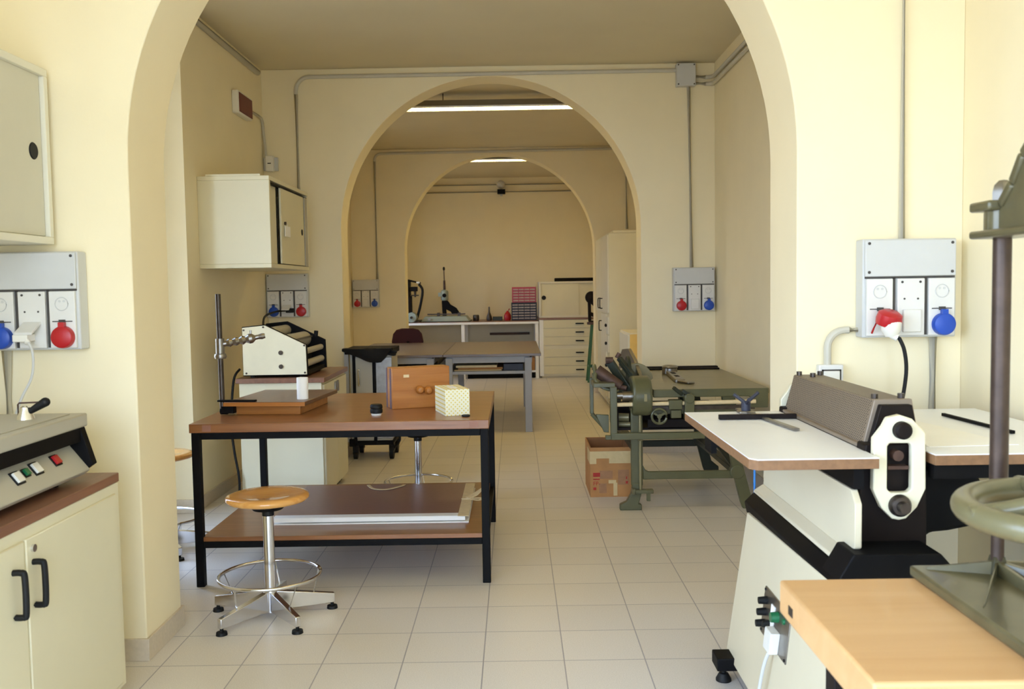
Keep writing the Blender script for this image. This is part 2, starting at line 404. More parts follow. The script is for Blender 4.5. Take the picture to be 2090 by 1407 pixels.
conduit('grey conduit along the top of the inner arch wall down to a socket panel', [(-1.965,13.38,1.69),(-1.965,13.38,3.36)]+bend((-1.965,13.38,3.47),(0,0,1),(1,0,0),.09)+[(1.8,13.38,3.49)])
conduit('vertical grey conduit right of the inner arch, above the tall white cabinet', [(1.62,13.38,2.35),(1.61,13.38,3.44)])
conduit('upper grey conduit along the far end wall behind the round smoke detector', [(-2.3,16.98,3.40),(1.8,16.98,3.40)])
conduit('lower grey conduit along the far end wall behind the small black box', [(-2.3,16.98,3.27),(1.8,16.98,3.27)])
conduit('tall vertical grey conduit rising from the socket panel with the plugged in red cap', [(1.575,3.803,1.70),(1.575,3.803,3.53)], .013)
conduit('short vertical grey conduit under the blue capped side of the near right socket panel', [(1.705,3.80,1.315),(1.705,3.80,.95)], .017)
conduit('grey conduit bending from the near right socket panel down to the white switch box', [(1.40,3.80,1.345),(1.36,3.80,1.345)]+bend((1.275,3.80,1.345),(-1,0,0),(0,0,-1),.07)+[(1.275,3.80,1.20)], .015)
conduit('vertical grey conduit under the near left socket panel, behind the grey lid', [(-2.085,3.80,1.315),(-2.085,3.80,.9)], .02)

def socket_panel(label, x0, z0, yf, order, mid='flap', plugged=False):
    """wall panel: x0 left, z0 bottom, wall face at yf, order = colours left/right"""
    W, HH, D = .375, .395, .09
    t = thing('socket_panel', label, 'socket panel', (x0+W/2, yf, z0))
    part('housing', MB().box(x0,x0+W,yf-D+.012,yf,z0,z0+HH), M['pvc'], t, .006)
    cv = part('cover', MB().box(x0+.006,x0+W-.006,yf-D,yf-D+.012,z0+.245,z0+HH-.004), M['pvc'], t, .004)
    mb = MB()
    for a in (.022, W-.022):
        for b in (.262, HH-.018): mb.cyl((x0+a,yf-D-.002,z0+b),(x0+a,yf-D+.002,z0+b),.006,n=10)
    parts('screw', mb, M['pvc_dark'], cv)
    parts('seam', MB().box(x0+.008,x0+W-.008,yf-D+.008,yf-D+.0125,z0+.237,z0+.245).box(x0+.118,x0+.130,yf-D+.008,yf-D+.0125,z0+.01,z0+.24).box(x0+.245,x0+.257,yf-D+.008,yf-D+.0125,z0+.01,z0+.24), M['pvc_dark'], t)
    for k, (a, b) in enumerate(((.012,.116),(.134,.243),(.259,.363))):
        md = part('socket_module', MB().box(x0+a,x0+b,yf-D-.004,yf-D+.012,z0+.008,z0+.236), M['pvc_light'], t, .003)
        cx = x0+(a+b)/2
        if k != 1:
            mb = MB().tube([(cx+.026*math.cos(q),yf-D-.005,z0+.185+.026*math.sin(q)) for q in (2*PI*i/20 for i in range(20))],.002,6,closed=True)
            for dx in (-.009,.009): mb.cyl((cx+dx,yf-D-.006,z0+.196),(cx+dx,yf-D,z0+.196),.005,n=8)
            part('socket_ring', mb, M['pvc'], md)
            part('hinge', MB().box(cx-.04,cx+.04,yf-D-.006,yf-D,z0+.113,z0+.117).box(cx-.012,cx+.012,yf-D-.012,yf-D,z0+.108,z0+.122), M['pvc_dark'], md)
            c = order[0] if k == 0 else order[1]
            if plugged and c == 'red':
                mb = MB().lathe((0,0,0),[(.0,.035),(.03,.034),(.046,.024),(.05,.0),(.047,-.02)],28)
                bmesh.ops.transform(mb.bm, matrix=Matrix.Translation((cx+.015,yf-D-.058,z0+.075)) @ Matrix.Rotation(.35,4,'X') @ Matrix.Rotation(.12,4,'Y'), verts=mb.bm.verts[:])
                mb.tube([(cx-.03,yf-D-.05,z0+.065),(cx-.034,yf-D-.03,z0+.04),(cx-.034,yf-D-.01,z0+.02)],.004,6)
                part('socket_cap', mb, M['red'], t, label='lifted red cap over the plug')
            else:
                mb = MB().lathe((cx+.004,yf-D,z0+.052),[(.0,-.034),(.034,-.034),(.042,-.03),(.045,-.02),(.045,-.004),(.03,0)],28,'y')
                mb.box(cx-.008,cx+.016,yf-D-.03,yf-D-.008,z0+.09,z0+.112)
                part('socket_cap', mb, M[c], t, .001, label='%s round cap' % c)
        else:
            mb = MB()
            for dx in (-.036,.036): mb.cyl((cx+dx,yf-D-.006,z0+.222),(cx+dx,yf-D,z0+.222),.005,n=8); mb.cyl((cx+dx*.75,yf-D-.006,z0+.155),(cx+dx*.75,yf-D,z0+.155),.004,n=8)
            parts('screw', mb, M['pvc_dark'], md)
            if mid == 'flap': part('flap', MB().box(cx-.036,cx+.036,yf-D-.02,yf-D-.003,z0+.022,z0+.112), M['pvc_light'], t, .004)
            else:
                y = yf-D
                mb = MB().hexa([(cx-.04,y-.07,z0+.065),(cx+.03,y-.07,z0+.065),(cx+.036,y,z0+.105),(cx-.034,y,z0+.105),(cx-.04,y-.07,z0+.075),(cx+.03,y-.07,z0+.075),(cx+.036,y,z0+.118),(cx-.034,y,z0+.118)])
                part('flap', mb, M['pvc_light'], t, .002, label='raised white flap')
    return t
socket_panel('grey wall panel of sockets at far left, above the machine with the grey lid', -2.125, 1.318, 3.82, ('blue','red'), 'open')
socket_panel('grey wall panel of sockets near right, red cap lifted by a plug with black cable', 1.395, 1.315, 3.82, ('red','blue'), 'flap', True)
socket_panel('grey wall panel of sockets behind the black sided roller machine, under the wall cabinet', -2.243, 1.302, 8.5, ('blue','red'), 'open')
socket_panel('grey wall panel of sockets right of the middle arch, below the junction box', 1.435, 1.300, 8.5, ('red','blue'))
socket_panel('small looking grey wall panel of sockets left of the innermost arch, above the dark cart', -2.315, 1.290, 13.4, ('red','blue'))
single('power_plug', MB().lathe((1.478,3.662,1.352),[(.0,-.03),(.02,-.03),(.036,-.005),(.04,.025),(.036,.034)],20).cyl((1.478,3.66,1.33),(1.50,3.648,1.318),.014,n=12), M['whiteplastic'],
    'white industrial plug pushed in under the lifted red cap', 'plug', (1.478,3.66,1.32))
single('power_cable', MB().tube(smooth_path([(1.50,3.646,1.325),(1.52,3.635,1.27),(1.528,3.635,1.18),(1.51,3.64,1.05),(1.5,3.66,1.05)]),.0075), M['rubber'],
    'black cable hanging from the plug with the red cap down behind the perforated guard', 'cable', (1.50,3.646,1.32))
single('power_plug', MB().box(-1.985,-1.925,3.66,3.725,1.355,1.385).cyl((-1.94,3.68,1.37),(-1.925,3.665,1.35),.012,n=12), M['whiteplastic'], 'white plug under the raised flap of the near left socket panel', 'plug', (-1.95,3.7,1.355), .004)
single('power_cable', MB().tube(smooth_path([(-1.927,3.667,1.36),(-1.905,3.66,1.31),(-1.91,3.655,1.22),(-1.94,3.62,1.13),(-1.96,3.56,1.0),(-1.98,3.5,.94)]),.005), M['pvc'],
    'thin grey cable hanging from the near left socket panel behind the grey lidded machine', 'cable', (-1.927,3.667,1.36))
single('power_plug', MB().box(-2.06,-1.99,8.36,8.405,1.345,1.385), M['rubber'], 'black plug in the socket panel behind the roller machine', 'plug', (-2.03,8.39,1.345), .006)
single('power_cable', MB().tube(smooth_path([(-2.055,8.37,1.365),(-2.12,8.3,1.36),(-2.12,7.9,1.33),(-1.99,7.35,1.26),(-1.96,7.3,1.2)]),.009), M['rubber'],
    'black cable arching from the wall socket to the back of the roller machine', 'cable', (-2.055,8.37,1.36))
single('power_cable', MB().tube(smooth_path([(-2.0,6.72,.98),(-2.03,6.66,.9),(-2.05,6.64,.6),(-2.03,6.62,.4),(-1.99,6.585,.2),(-2.0,6.59,.01)]),.009), M['rubber'],
    'black cable hanging down the left side of the low cabinet to the floor', 'cable', (-2.0,6.6,.01))
# junction box, sensor, switch, emergency lamp
t = thing('junction_box', 'square grey junction box up beside the ceiling, right of the middle arch', 'junction box', (1.56,8.5,3.41))
part('box', MB().box(1.475,1.645,8.42,8.5,3.31,3.51), M['pvc'], t, .005)
mb = MB()
for a in (1.49,1.63):
    for b in (3.325,3.495): mb.cyl((a,8.416,b),(a,8.422,b),.007,n=8)
parts('screw', mb, M['pvc_dark'], t)
t = thing('sensor_box', 'small white sensor box in the corner just above the wall cabinet', 'sensor', (-2.2,8.5,2.62))
part('body', MB().box(-2.215,-2.145,8.42,8.475,2.615,2.755), M['whiteplastic'], t, .008)
part('bracket', MB().box(-2.245,-2.115,8.47,8.5,2.625,2.745), M['pvc'], t, .005)
part('slot', MB().box(-2.195,-2.165,8.416,8.424,2.682,2.69), M['rubber'], t)
t = thing('switch_box', 'small white switch box on the wall right behind the perforated guard', 'switch', (1.285,3.82,1.09))
part('plate', MB().box(1.235,1.335,3.78,3.82,1.085,1.205), M['pvc_light'], t, .005)
part('rocker', MB().box(1.252,1.318,3.773,3.785,1.10,1.18), M['whiteplastic'], t, .003)
part('seam', MB().box(1.246,1.252,3.776,3.782,1.10,1.186).box(1.318,1.324,3.776,3.782,1.10,1.186).box(1.246,1.324,3.776,3.782,1.18,1.186), M['pvc_dark'], t)
t = thing('emergency_lamp', 'white emergency lamp with dark red front high on the left wall', 'emergency light', (XL,7.78,2.98))
part('housing', MB().box(XL,XL+.055,7.58,7.98,2.98,3.165), M['whiteplastic'], t, .01)
part('front_panel', MB().box(XL+.052,XL+.060,7.60,7.97,2.995,3.15), M['redpanel'], t, .004)
for nm, lab, y0, z0, x0, x1 in (('ceiling_light','grey ceiling strip light seen through the middle arch, hung on two thin rods',9.55,3.375,-1.25,.95),('ceiling_light','ceiling strip light seen as a sliver through the innermost arch',13.95,3.44,-1.1,.8),('ceiling_light','ceiling strip light just behind the near arch above the workbench',4.95,3.375,-1.25,.95)):  # last strip is unseen, added to warm the workbench room
    t = thing(nm, lab, 'lamp', ((x0+x1)/2,y0+.1,H))
    part('housing', MB().prism([(y0,z0+.012),(y0+.2,z0+.012),(y0+.17,z0+.075),(y0+.03,z0+.075)],'x',x0,x1), M['lampgrey'], t, .003)
    part('diffuser', MB().box(x0+.01,x1-.01,y0+.009,y0+.191,z0+.006,z0+.0118), M['lamp_glow' if y0 > 8 else 'lamp_dim'], t)  # glowing plate added under each housing to warm the rooms
    mb = MB()
    for i in range(45): mb.box(x0+.03+i*(x1-x0-.04)/45, x0+.034+i*(x1-x0-.04)/45, y0+.009,y0+.191,z0-.002,z0+.0058)
    mb.box(x0,x1,y0,y0+.008,z0-.004,z0+.0119).box(x0,x1,y0+.192,y0+.2,z0-.004,z0+.0119)
    part('louvre', mb, M['louvre'], t)
    for a in (.25,.85): part('rod', MB().cyl((x0+(x1-x0)*a,y0+.1,z0+.07),(x0+(x1-x0)*a,y0+.1,H),.005,n=8), M['darksteel'], t)
t = thing('smoke_detector', 'round pale smoke detector on the far end wall above the black box', 'detector', (-.22,16.97,3.4))
part('body', MB().lathe((-.22,17.0,3.40),[(.0,-.16),(.04,-.155),(.06,-.12),(.075,-.07),(.075,-.042)],24,'y'), M['pvc_light'], t)
part('cap', MB().lathe((-.22,16.84,3.40),[(.0,-.02),(.025,-.015),(.03,0)],16,'y'), M['pvc'], t)
t = thing('alarm_speaker', 'small black box on the far end wall below the smoke detector', 'speaker', (-.2,16.97,3.22))
part('case', MB().box(-.28,-.14,16.84,16.955,3.225,3.305), M['black'], t, .004)
part('bracket', MB().box(-.23,-.19,16.93,17.0,3.195,3.225), M['pvc'], t)

# ------------------------------------------------------------------ near left: cabinets and vacuum unit
def bow_handle(a, b, out, r, n=None):
    a = Vector(a); b = Vector(b); o = Vector(out)
    d = (b-a); q = .18
    return MB().tube(smooth_path([a, a+o*.7, a+o+d*q*.5, b+o-d*q*.5, b+o*.7, b],5), r, 10)
t = thing('base_cabinet', 'cream metal base cabinet with black bow handles, under the grey push button machine', 'cabinet', (-1.85,2.8,0))
part('carcass', MB().box(-2.2,-1.50,2.1,3.455,.06,.838), M['cabinet'], t, .004)
part('plinth', MB().box(-2.2,-1.56,2.12,3.44,0,.06), M['pvc_dark'], t)
part('worktop', MB().box(-2.22,-1.494,2.08,3.45,.838,.872), M['brown_top'], t, .003)
for y0, y1, yh, lab in ((2.14,2.765,2.725,None),(2.775,3.415,2.84,None)):
    d = part('door', MB().box(-1.506,-1.492,y0,y1,.08,.80), M['cabinet'], t, .004)
    part('handle', bow_handle((-1.493,yh-.03,.588),(-1.493,yh-.03,.722),(.035,0,0),.0095), M['rubber'], d, label='black bow handle')
    if yh > 2.8: part('lock', MB().cyl((-1.494,2.81,.765),(-1.484,2.81,.765),.012,n=16), M['chrome'], d)
t = thing('wall_cabinet', 'grey wall cabinet hanging on the near wall above the push button machine', 'cabinet', (-2.05,3.0,1.75))
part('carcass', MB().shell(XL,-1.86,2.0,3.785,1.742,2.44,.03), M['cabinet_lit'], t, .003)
for y0, y1, x in ((2.03,2.95,-1.90),(2.9,3.752,-1.878)):
    d = part('sliding_door', MB().box(x-.015,x,y0,y1,1.775,2.41), M['door_grey'], t, .002)
    if y1 > 3: part('finger_pull', MB().lathe((x,3.685,2.105),[(.0,.004),(.03,.004),(.034,0),(.034,-.004)],20,'x'), M['rubber'], d)
t = thing('vacuum_press', 'grey lidded table top machine with push buttons on a brown worktop', 'machine', (-1.85,2.8,.872))
part('lid', MB().box(-2.17,-1.56,2.15,3.36,1.062,1.11), M['greymetal'], t, .006)
part('lid_inset', MB().box(-2.12,-1.60,2.2,3.31,1.109,1.114), M['greymetal'], t, .002)
part('seal_band', MB().box(-2.15,-1.565,2.16,3.345,1.012,1.062), M['black'], t, .002)
prof = [(-2.12,.895),(-1.555,.895),(-1.535,.912),(-1.615,1.012),(-2.12,1.012)]
bd = part('control_box', MB().prism(prof,'y',2.17,3.31), M['greymetal'], t, .003)
part('end_cheek', MB().prism([(-2.12,.905),(-1.56,.905),(-1.525,.93),(-1.565,1.062),(-2.12,1.062)],'y',3.31,3.345), M['black'], t, .003)
mb = MB()
for y in (2.3,3.2):
    for x in (-2.05,-1.62): mb.cyl((x,y,.872),(x,y,.897),.02,n=14)
parts('foot', mb, M['rubber'], t)
def on_slope(u, y):  # point on the sloping control face
    return Vector((-1.535-.08*u, y, .912+.1*u))
nrm = Vector((.1,0,.08)).normalized()
for y, u, sz, mt, lab in ((2.896,.52,.020,'whiteplastic','white push button nearest the left edge'),(2.955,.57,.013,'greenplastic','small dark green lamp'),(3.02,.58,.020,'whiteplastic','white push button beside the red one'),(3.155,.6,.018,'red','square red push button')):
    p = on_slope(u, y); tdir = Vector((-.08,0,.1)).normalized()
    def blk(s, h):
        q = [p+tdir*(i*s)+Vector((0,j*s,0))-nrm*.002+nrm*k for k in (0,h) for (i,j) in ((-1,-1),(1,-1),(1,1),(-1,1))]
        return MB().hexa(q)
    bz = part('button_bezel', blk(sz*1.2,.006), M['rubber'], bd); part('push_button', blk(sz*.9,.014), M[mt], bz, .001, label=lab)
t2 = part('latch', MB().lathe((-1.69,3.18,1.11),[(.03,0),(.028,.010),(.018,.034),(.016,.045),(.009,.05),(0,.05)],24), M['chrome'], t)
part('latch_grip', MB().cyl((-1.675,3.18,1.14),(-1.62,3.18,1.172),.010,.016,14).ball((-1.62,3.18,1.172),.016), M['rubber'], t2, label='black grip')
part('latch_hook', MB().tube([(-1.715,3.18,1.12),(-1.715,3.18,1.165),(-1.71,3.18,1.17),(-1.635,3.18,1.172)],.003,8), M['rust'], t2)

# ------------------------------------------------------------------ second room, left: wall cabinet, low cabinet, roller machine
t = thing('wall_cabinet', 'cream metal wall cabinet with sliding doors, between the left wall and the middle arch', 'cabinet', (-2.0,7.3,1.71))
part('carcass', MB().shell(XL,-1.735,6.68,7.92,1.71,2.365,.03), M['cabinet'], t, .003)
part('top_lip', MB().box(XL+.06,-1.80,6.685,6.70,2.365,2.378), M['cabinet'], t)
part('track', MB().box(-1.775,-1.738,6.70,7.90,2.312,2.32), M['black'], t)  # black strip standing in for the shade above the doors
part('door_seal', MB().box(-1.775,-1.765,6.99,7.01,1.745,2.32), M['black'], t)  # black strip down the edge of the recessed door
d = part('sliding_door', MB().box(-1.785,-1.77,6.70,7.02,1.745,2.315), M['cabinet'], t, .002)
d = part('sliding_door', MB().box(-1.758,-1.742,7.03,7.78,1.748,2.315), M['cabinet'], t, .003)
part('finger_pull', MB().lathe((-1.742,7.70,2.02),[(.0,.004),(.024,.004),(.026,0),(.026,-.004)],16,'x'), M['rubber'], d)
part('lock', MB().cyl((-1.743,7.12,2.055),(-1.728,7.12,2.055),.012,n=12), M['darksteel'], d)
part('edge_strip', MB().box(-1.745,-1.737,7.80,7.90,1.745,2.315), M['greymetal'], t)
t = single('key_tag', MB().box(-1.736,-1.731,7.10,7.26,1.955,2.035).tube([(-1.735,7.13,2.055),(-1.728,7.15,2.05),(-1.733,7.17,2.03)],.003,6), M['paper'], 'small white paper tag hanging from the lock of the wall cabinet', 'tag', (-1.734,7.17,2.0))

t = thing('low_cabinet', 'cream low cabinet with brown top carrying the black sided roller machine', 'cabinet', (-1.67,7.07,0))
part('carcass', MB().box(-1.98,-1.39,6.62,7.52,.05,.885), M['cabinet'], t, .003)
part('plinth', MB().box(-1.96,-1.43,6.64,7.5,0,.05), M['pvc_dark'], t)
part('worktop', MB().box(-2.0,-1.365,6.60,7.54,.885,.92), M['brown_top'], t, .003)
for y0, y1, yh in ((6.64,7.07,7.03),(7.08,7.5,7.12)):
    d = part('door', MB().box(-1.39,-1.374,y0,y1,.07,.865), M['cabinet'], t, .003)
    part('latch', MB().box(-1.376,-1.362,yh-.02,yh+.02,.77,.85), M['steel'], d, .003)

t = thing('roller_machine', 'white and black table top roller laminator on the low cabinet by the middle arch', 'machine', (-1.72,6.98,.92))
pf = [(-1.957,.935),(-1.957,1.288),(-1.79,1.303),(-1.495,1.155),(-1.49,.935)]
o = part('side_plate', MB().prism(pf,'y',6.652,6.672), M['black'], t, .002, label='black edge plate of the near side')
cx = sum(p[0] for p in pf)/5; cz = sum(p[1] for p in pf)/5
part('side_cover', MB().prism([(cx+(p[0]-cx)*.975, cz+(p[1]-cz)*.965) for p in pf],'y',6.642,6.653), M['ivory'], o, .001, label='white side cover')
mb = MB()
for px, pz in ((-1.68,1.10),(-1.68,1.0)): mb.cyl((px,6.634,pz),(px,6.644,pz),.016,n=16)
for px, pz in ((-1.94,1.265),(-1.80,1.285),(-1.51,1.15),(-1.51,.955),(-1.93,.955)): mb.cyl((px,6.637,pz),(px,6.644,pz),.007,n=10)
parts('screw', mb, M['darksteel'], o)
part('side_plate', MB().prism(pf,'y',7.30,7.33), M['black'], t, .002)
part('base_plate', MB().box(-1.957,-1.5,6.67,7.30,.935,.965).box(-1.957,-1.93,6.67,7.30,.96,1.26), M['black'], t)
mb = MB()
for y in (6.7,7.28):
    for x in (-1.9,-1.55): mb.cyl((x,y,.92),(x,y,.936),.018,n=12)
parts('foot', mb, M['rubber'], t)
for x, z, r in ((-1.80,1.235,.042),(-1.66,1.165,.058),(-1.53,1.10,.022),(-1.53,1.01,.026)):
    part('roller', MB().cyl((x,6.672,z),(x,7.30,z),r,n=24), M['greymetal'], t)
parts('guide_bar', MB().bar((-1.72,6.672,1.205),(-1.72,7.30,1.205),.07,.012).bar((-1.60,6.672,1.185),(-1.60,7.3,1.185),.02,.012), M['steel'], t)
part('inner_panel', MB().box(-1.62,-1.6,6.672,7.3,.965,1.08), M['blackmat'], t)
part('knob', MB().cyl((-1.57,7.315,1.18),(-1.565,7.315,1.225),.016,n=14), M['rubber'], t)

# ------------------------------------------------------------------ workbench with its things
t = thing('workbench', 'brown wooden workbench on a black steel frame in the middle of the room', 'workbench', (-.92,5.42,0))
part('bench_top', MB().box(-1.692,-.143,4.762,6.095,.815,.862), M['teak'], t, .003)
mb = MB().box(-1.665,-.165,4.79,4.825,.775,.815).box(-1.665,-.165,6.04,6.075,.775,.815).box(-1.68,-.645+.49,4.80,4.80,.775,.815)
mb = MB().box(-1.64,-.19,4.785,4.82,.777,.815).box(-1.64,-.19,6.04,6.075,.777,.815).box(-1.685,-1.65,4.82,6.04,.777,.815).box(-.185,-.15,4.82,6.04,.777,.815)
parts('top_rail', mb, M['black'], t, .002)
for x in (-1.687,-.189):
    for y in (4.778,6.038): part('leg', MB().box(x,x+.042,y,y+.042,0,.815), M['black'], t, .003)
mb = MB().box(-1.645,-.189,4.785,4.82,.205,.238).box(-1.645,-.189,6.04,6.075,.205,.238).box(-1.68,-1.655,4.82,6.04,.205,.238).box(-.18,-.155,4.82,6.04,.205,.238)
parts('shelf_rail', mb, M['black'], t, .002)
part('shelf', MB().box(-1.655,-.18,4.79,6.07,.238,.262), M['teak'], t, .002)
for x in (-1.60,-.22): parts('edge_stamp', MB().box(x-.022,x+.022,4.7595,4.763,.823,.855), mat('faded_stamp',(150,104,84),.6), t)

# copy board with column
t = thing('copy_stand', 'low wooden copy stand board with upright steel column at the bench left end', 'copy stand', (-1.34,5.32,.862))
mb = MB(); part('base_block', MB().box(-1.53,-1.165,5.10,5.60,.862,.915), M['orange_wood'], t, .002)
part('baseboard', MB().box(-1.575,-1.12,5.04,5.66,.915,.938), M['board_brown'], t, .003)
part('edge_band', MB().box(-1.577,-1.118,5.036,5.041,.915,.936), M['orange_wood'], t)
part('bracket', MB().box(-1.60,-1.53,5.06,5.13,.872,.912).box(-1.615,-1.40,5.045,5.075,.938,.948).cyl((-1.61,5.08,.885),(-1.57,5.08,.885),.02,n=14), M['black'], t, .002)
col = part('column', MB().cyl((-1.598,5.075,.90),(-1.602,5.075,1.53),.0145,n=18), M['darksteel'], t)
part('clamp', MB().cyl((-1.60,5.075,1.20),(-1.60,5.075,1.285),.024,n=18).lathe((-1.60,5.075,1.175),[(.03,0),(.034,.012),(.03,.026),(.02,.03)],18), M['steel'], col)
mb = MB()
a0 = Vector((-1.585,5.08,1.255)); a1 = Vector((-1.375,5.16,1.295)); d = a1-a0
rs = [.016,.016,.024,.017,.024,.017,.026,.017,.028,.027,.013,.013,.017,.013]
for i in range(len(rs)-1): mb.cyl(a0+d*(i/13), a0+d*((i+1)/13), rs[i], rs[i+1], 16)
mb.cyl(a0+d*.66+Vector((0,0,.02)), a0+d*.66+Vector((0,0,.045)), .006, n=8)
part('clamp_arm', mb, M['steel'], col)
cs = t
cs.rotation_euler = (0,0,-.10)

single('paper_roll', MB().lathe((-1.19,5.16,.9385),[(.012,0),(.031,0),(.0315,.002),(.0315,.118),(.031,.12),(.012,.12)],28), M['paper'], 'white paper roll standing on the copy stand board', 'paper roll', (-1.19,5.16,.9385))
t = thing('tape_reel', 'small black jar with a pale foot standing alone near the bench front edge', 'jar', (-.757,5.0,.862))
part('body', MB().lathe((-.757,5.0,.872),[(.025,0),(.033,.004),(.034,.02),(.031,.026),(.034,.032),(.033,.044),(.028,.05),(0,.05)],24), M['rubber'], t)
part('foot', MB().lathe((-.757,5.0,.862),[(.026,0),(.028,.006),(.026,.011),(0,.011)],24), M['pvc_light'], t)
t = thing('wooden_press', 'orange wooden hand press of two boards with round knobs on the bench', 'press', (-.56,5.33,.862))
part('front_board', MB().box(-.727,-.388,5.285,5.31,.862,1.095), M['orange_wood'], t, .003)
part('back_board', MB().box(-.727,-.388,5.335,5.40,.862,1.095), M['orange_wood'], t, .003)
parts('felt_strip', MB().box(-.729,-.39,5.31,5.335,.862,1.09).box(-.729,-.39,5.40,5.42,.862,1.09), mat('purple_felt',(104,88,104),.8), t)
for x, z in ((-.572,.968),(-.523,.962)):
    part('knob', MB().lathe((x,5.285,z),[(0,-.05),(.014,-.048),(.023,-.036),(.024,-.026),(.017,-.014),(.011,-.006),(.013,0)],20,'y'), M['orange_wood'], t)
part('keyhole_plate', MB().box(-.66,-.628,5.282,5.288,1.04,1.056), M['ribbon'], t)
t.rotation_euler = (0,0,.37)
t = thing('tissue_box', 'white and yellow dotted card box at the right end of the bench', 'box', (-.35,5.05,.862))
part('carton', MB().box(-.417,-.283,4.925,5.175,.862,1.003), M['tissue'], t, .002)
part('slit', MB().box(-.365,-.335,4.99,5.11,1.0025,1.0045), M['paper'], t)
t.rotation_euler = (0,0,.30)
single('lens_cap', MB().lathe((-.268,4.893,.862),[(.02,0),(.023,.003),(.022,.009),(.0,.010)],24), M['rubber'], 'flat black disc lying in front of the dotted card box', 'cap', (-.268,4.893,.862))

# folder on the bench shelf
t = thing('portfolio_folder', 'large brown cardboard folder with ribbons lying on the bench shelf', 'folder', (-.8,5.45,.262))
part('lower_board', MB().box(-1.34,-.27,5.015,5.87,.262,.268), M['paper'], t, .001)
part('sheets', MB().box(-1.32,-.30,5.05,5.84,.268,.288), M['paper'], t)
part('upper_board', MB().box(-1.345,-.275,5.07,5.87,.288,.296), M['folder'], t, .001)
part('spine_strip', MB().box(-1.345,-.33,5.025,5.09,.2945,.2985).box(-1.345,-.29,5.02,5.03,.275,.297), M['paper'], t)
part('cloth_edge', MB().box(-.33,-.27,5.02,5.87,.2955,.299), M['ribbon'], t)
def ribbon(pts, w=.018): 
    P = smooth_path(pts, 5); mb = MB()
    for a, b in zip(P, P[1:]): mb.bar(a, b, w, .003)
    return mb
part('ribbon_bow', ribbon([(-.30,5.45,.302),(-.26,5.50,.312),(-.215,5.56,.33),(-.215,5.53,.335),(-.25,5.46,.312),(-.29,5.44,.303)],.02), M['ribbon'], t)
part('ribbon_bow', ribbon([(-.30,5.43,.302),(-.25,5.40,.31),(-.21,5.385,.312),(-.23,5.36,.306),(-.28,5.41,.302),(-.33,5.43,.301)],.018), M['ribbon'], t)
part('ribbon_tail', ribbon([(-.95,5.86,.298),(-.90,5.74,.301),(-.82,5.71,.301),(-.74,5.80,.30),(-.72,5.86,.298)],.02), M['ribbon'], t)

# stools
def make_stool(label, loc, rz):
    t = thing('stool', label, 'stool', (0,0,0), None)
    part('seat', MB().lathe((0,0,.548),[(0,0),(.15,.0),(.185,.010),(.194,.022),(.190,.034),(.17,.041),(.12,.036),(.06,.030),(0,.028)],48), M['seatwood'], t, ang=60)
    part('seat_plate', MB().cyl((0,0,.515),(0,0,.55),.07,.10,n=24).bar((0,0,.528),(.12,.03,.528),.02,.012), M['black'], t)
    c = part('column', MB().cyl((0,0,.06),(0,0,.50),.026,n=28).cyl((0,0,.50),(0,0,.52),.017,n=20), M['chrome'], t)
    part('collar', MB().cyl((0,0,.485),(0,0,.505),.028,n=28), M['rubber'], c)
    part('hub', MB().cyl((0,0,.025),(0,0,.125),.034,n=28), M['chrome'], t)
    part('foot_ring', MB().torus((0,0,.20),.235,.0085), M['chrome'], t)
    for k in range(5):
        a = 2*PI*k/5; ca, sa = math.cos(a), math.sin(a)
        dr = lambda r, z, w: [(r*ca-w*sa, r*sa+w*ca, z), (r*ca+w*sa, r*sa-w*ca, z)]
        q = dr(.03,.03,.017)+dr(.30,.03,.013)[::-1]; q2 = dr(.03,.122,.017)+dr(.30,.076,.013)[::-1]
        lg = part('leg', MB().hexa([q[0],q[1],q[2],q[3],q2[0],q2[1],q2[2],q2[3]]), M['chrome'], t, .003)
        part('glide', MB().cyl((.288*ca,.288*sa,0),(.288*ca,.288*sa,.014),.026,.024,n=18).cyl((.288*ca,.288*sa,.014),(.288*ca,.288*sa,.045),.008,n=10), M['rubber'], lg)
        b = a+.12; part('ring_strut', MB().tube([(.235*math.cos(b),.235*math.sin(b),.20),(.2*math.cos(a),.2*math.sin(a),.08)],.004,8), M['chrome'], t)
    t.location = loc; t.rotation_euler = (0,0,rz); return t
s0 = make_stool('round wooden stool with chrome foot ring standing in front of the workbench', (-1.18,4.335,0), math.radians(20))
s0['group'] = 'chrome stools with round wooden seats'
dup(s0, (-2.13,5.5,0), math.radians(-52), 'wooden stool half hidden behind the left arch pier, by the window')
dup(s0, (-.69,6.43,0), math.radians(10), 'chrome stool behind the workbench, its seat hidden by the bench top')

# ------------------------------------------------------------------ cart in the middle arch
t = thing('trolley', 'dark wheeled cart with steel panels under a black bag in the middle arch', 'trolley', (-1.3,8.6,0))
x0, x1, y0, y1 = -1.52, -1.12, 8.38, 8.80
part('base_frame', MB().box(x0,x1,y0,y1,.13,.165).box(x0,x0+.06,y0-.01,y0+.06,.12,.19), M['black'], t, .004)
for x in (x0+.045, -1.295): part('upright', MB().box(x,x+.028,y0-.005,y0+.02,.15,.97), M['black'], t)
part('side_post', MB().box(x0-.03,x0+.01,y0,y0+.03,.16,1.0), M['grey_leg'], t)
pn = part('front_panel', MB().box(x0+.07,-1.295,y0,y0+.012,.19,.93), M['greymetal'], t, .003)
part('handle', bow_handle((-1.415,y0,.68),(-1.415,y0,.82),(0,-.03,0),.011), M['chrome'], pn, label='chrome bow handle')
part('front_panel', MB().box(-1.267,x1,y0+.004,y0+.014,.19,.93), M['steel'], t, .003, label='shiny steel panel')
part('body', MB().box(x0+.02,x1,y0+.014,y1,.17,.96), M['greymetal'], t, .003)
part('tray', MB().box(x0-.02,x1+.02,y0-.02,y1,.96,1.01), M['black'], t, .004)
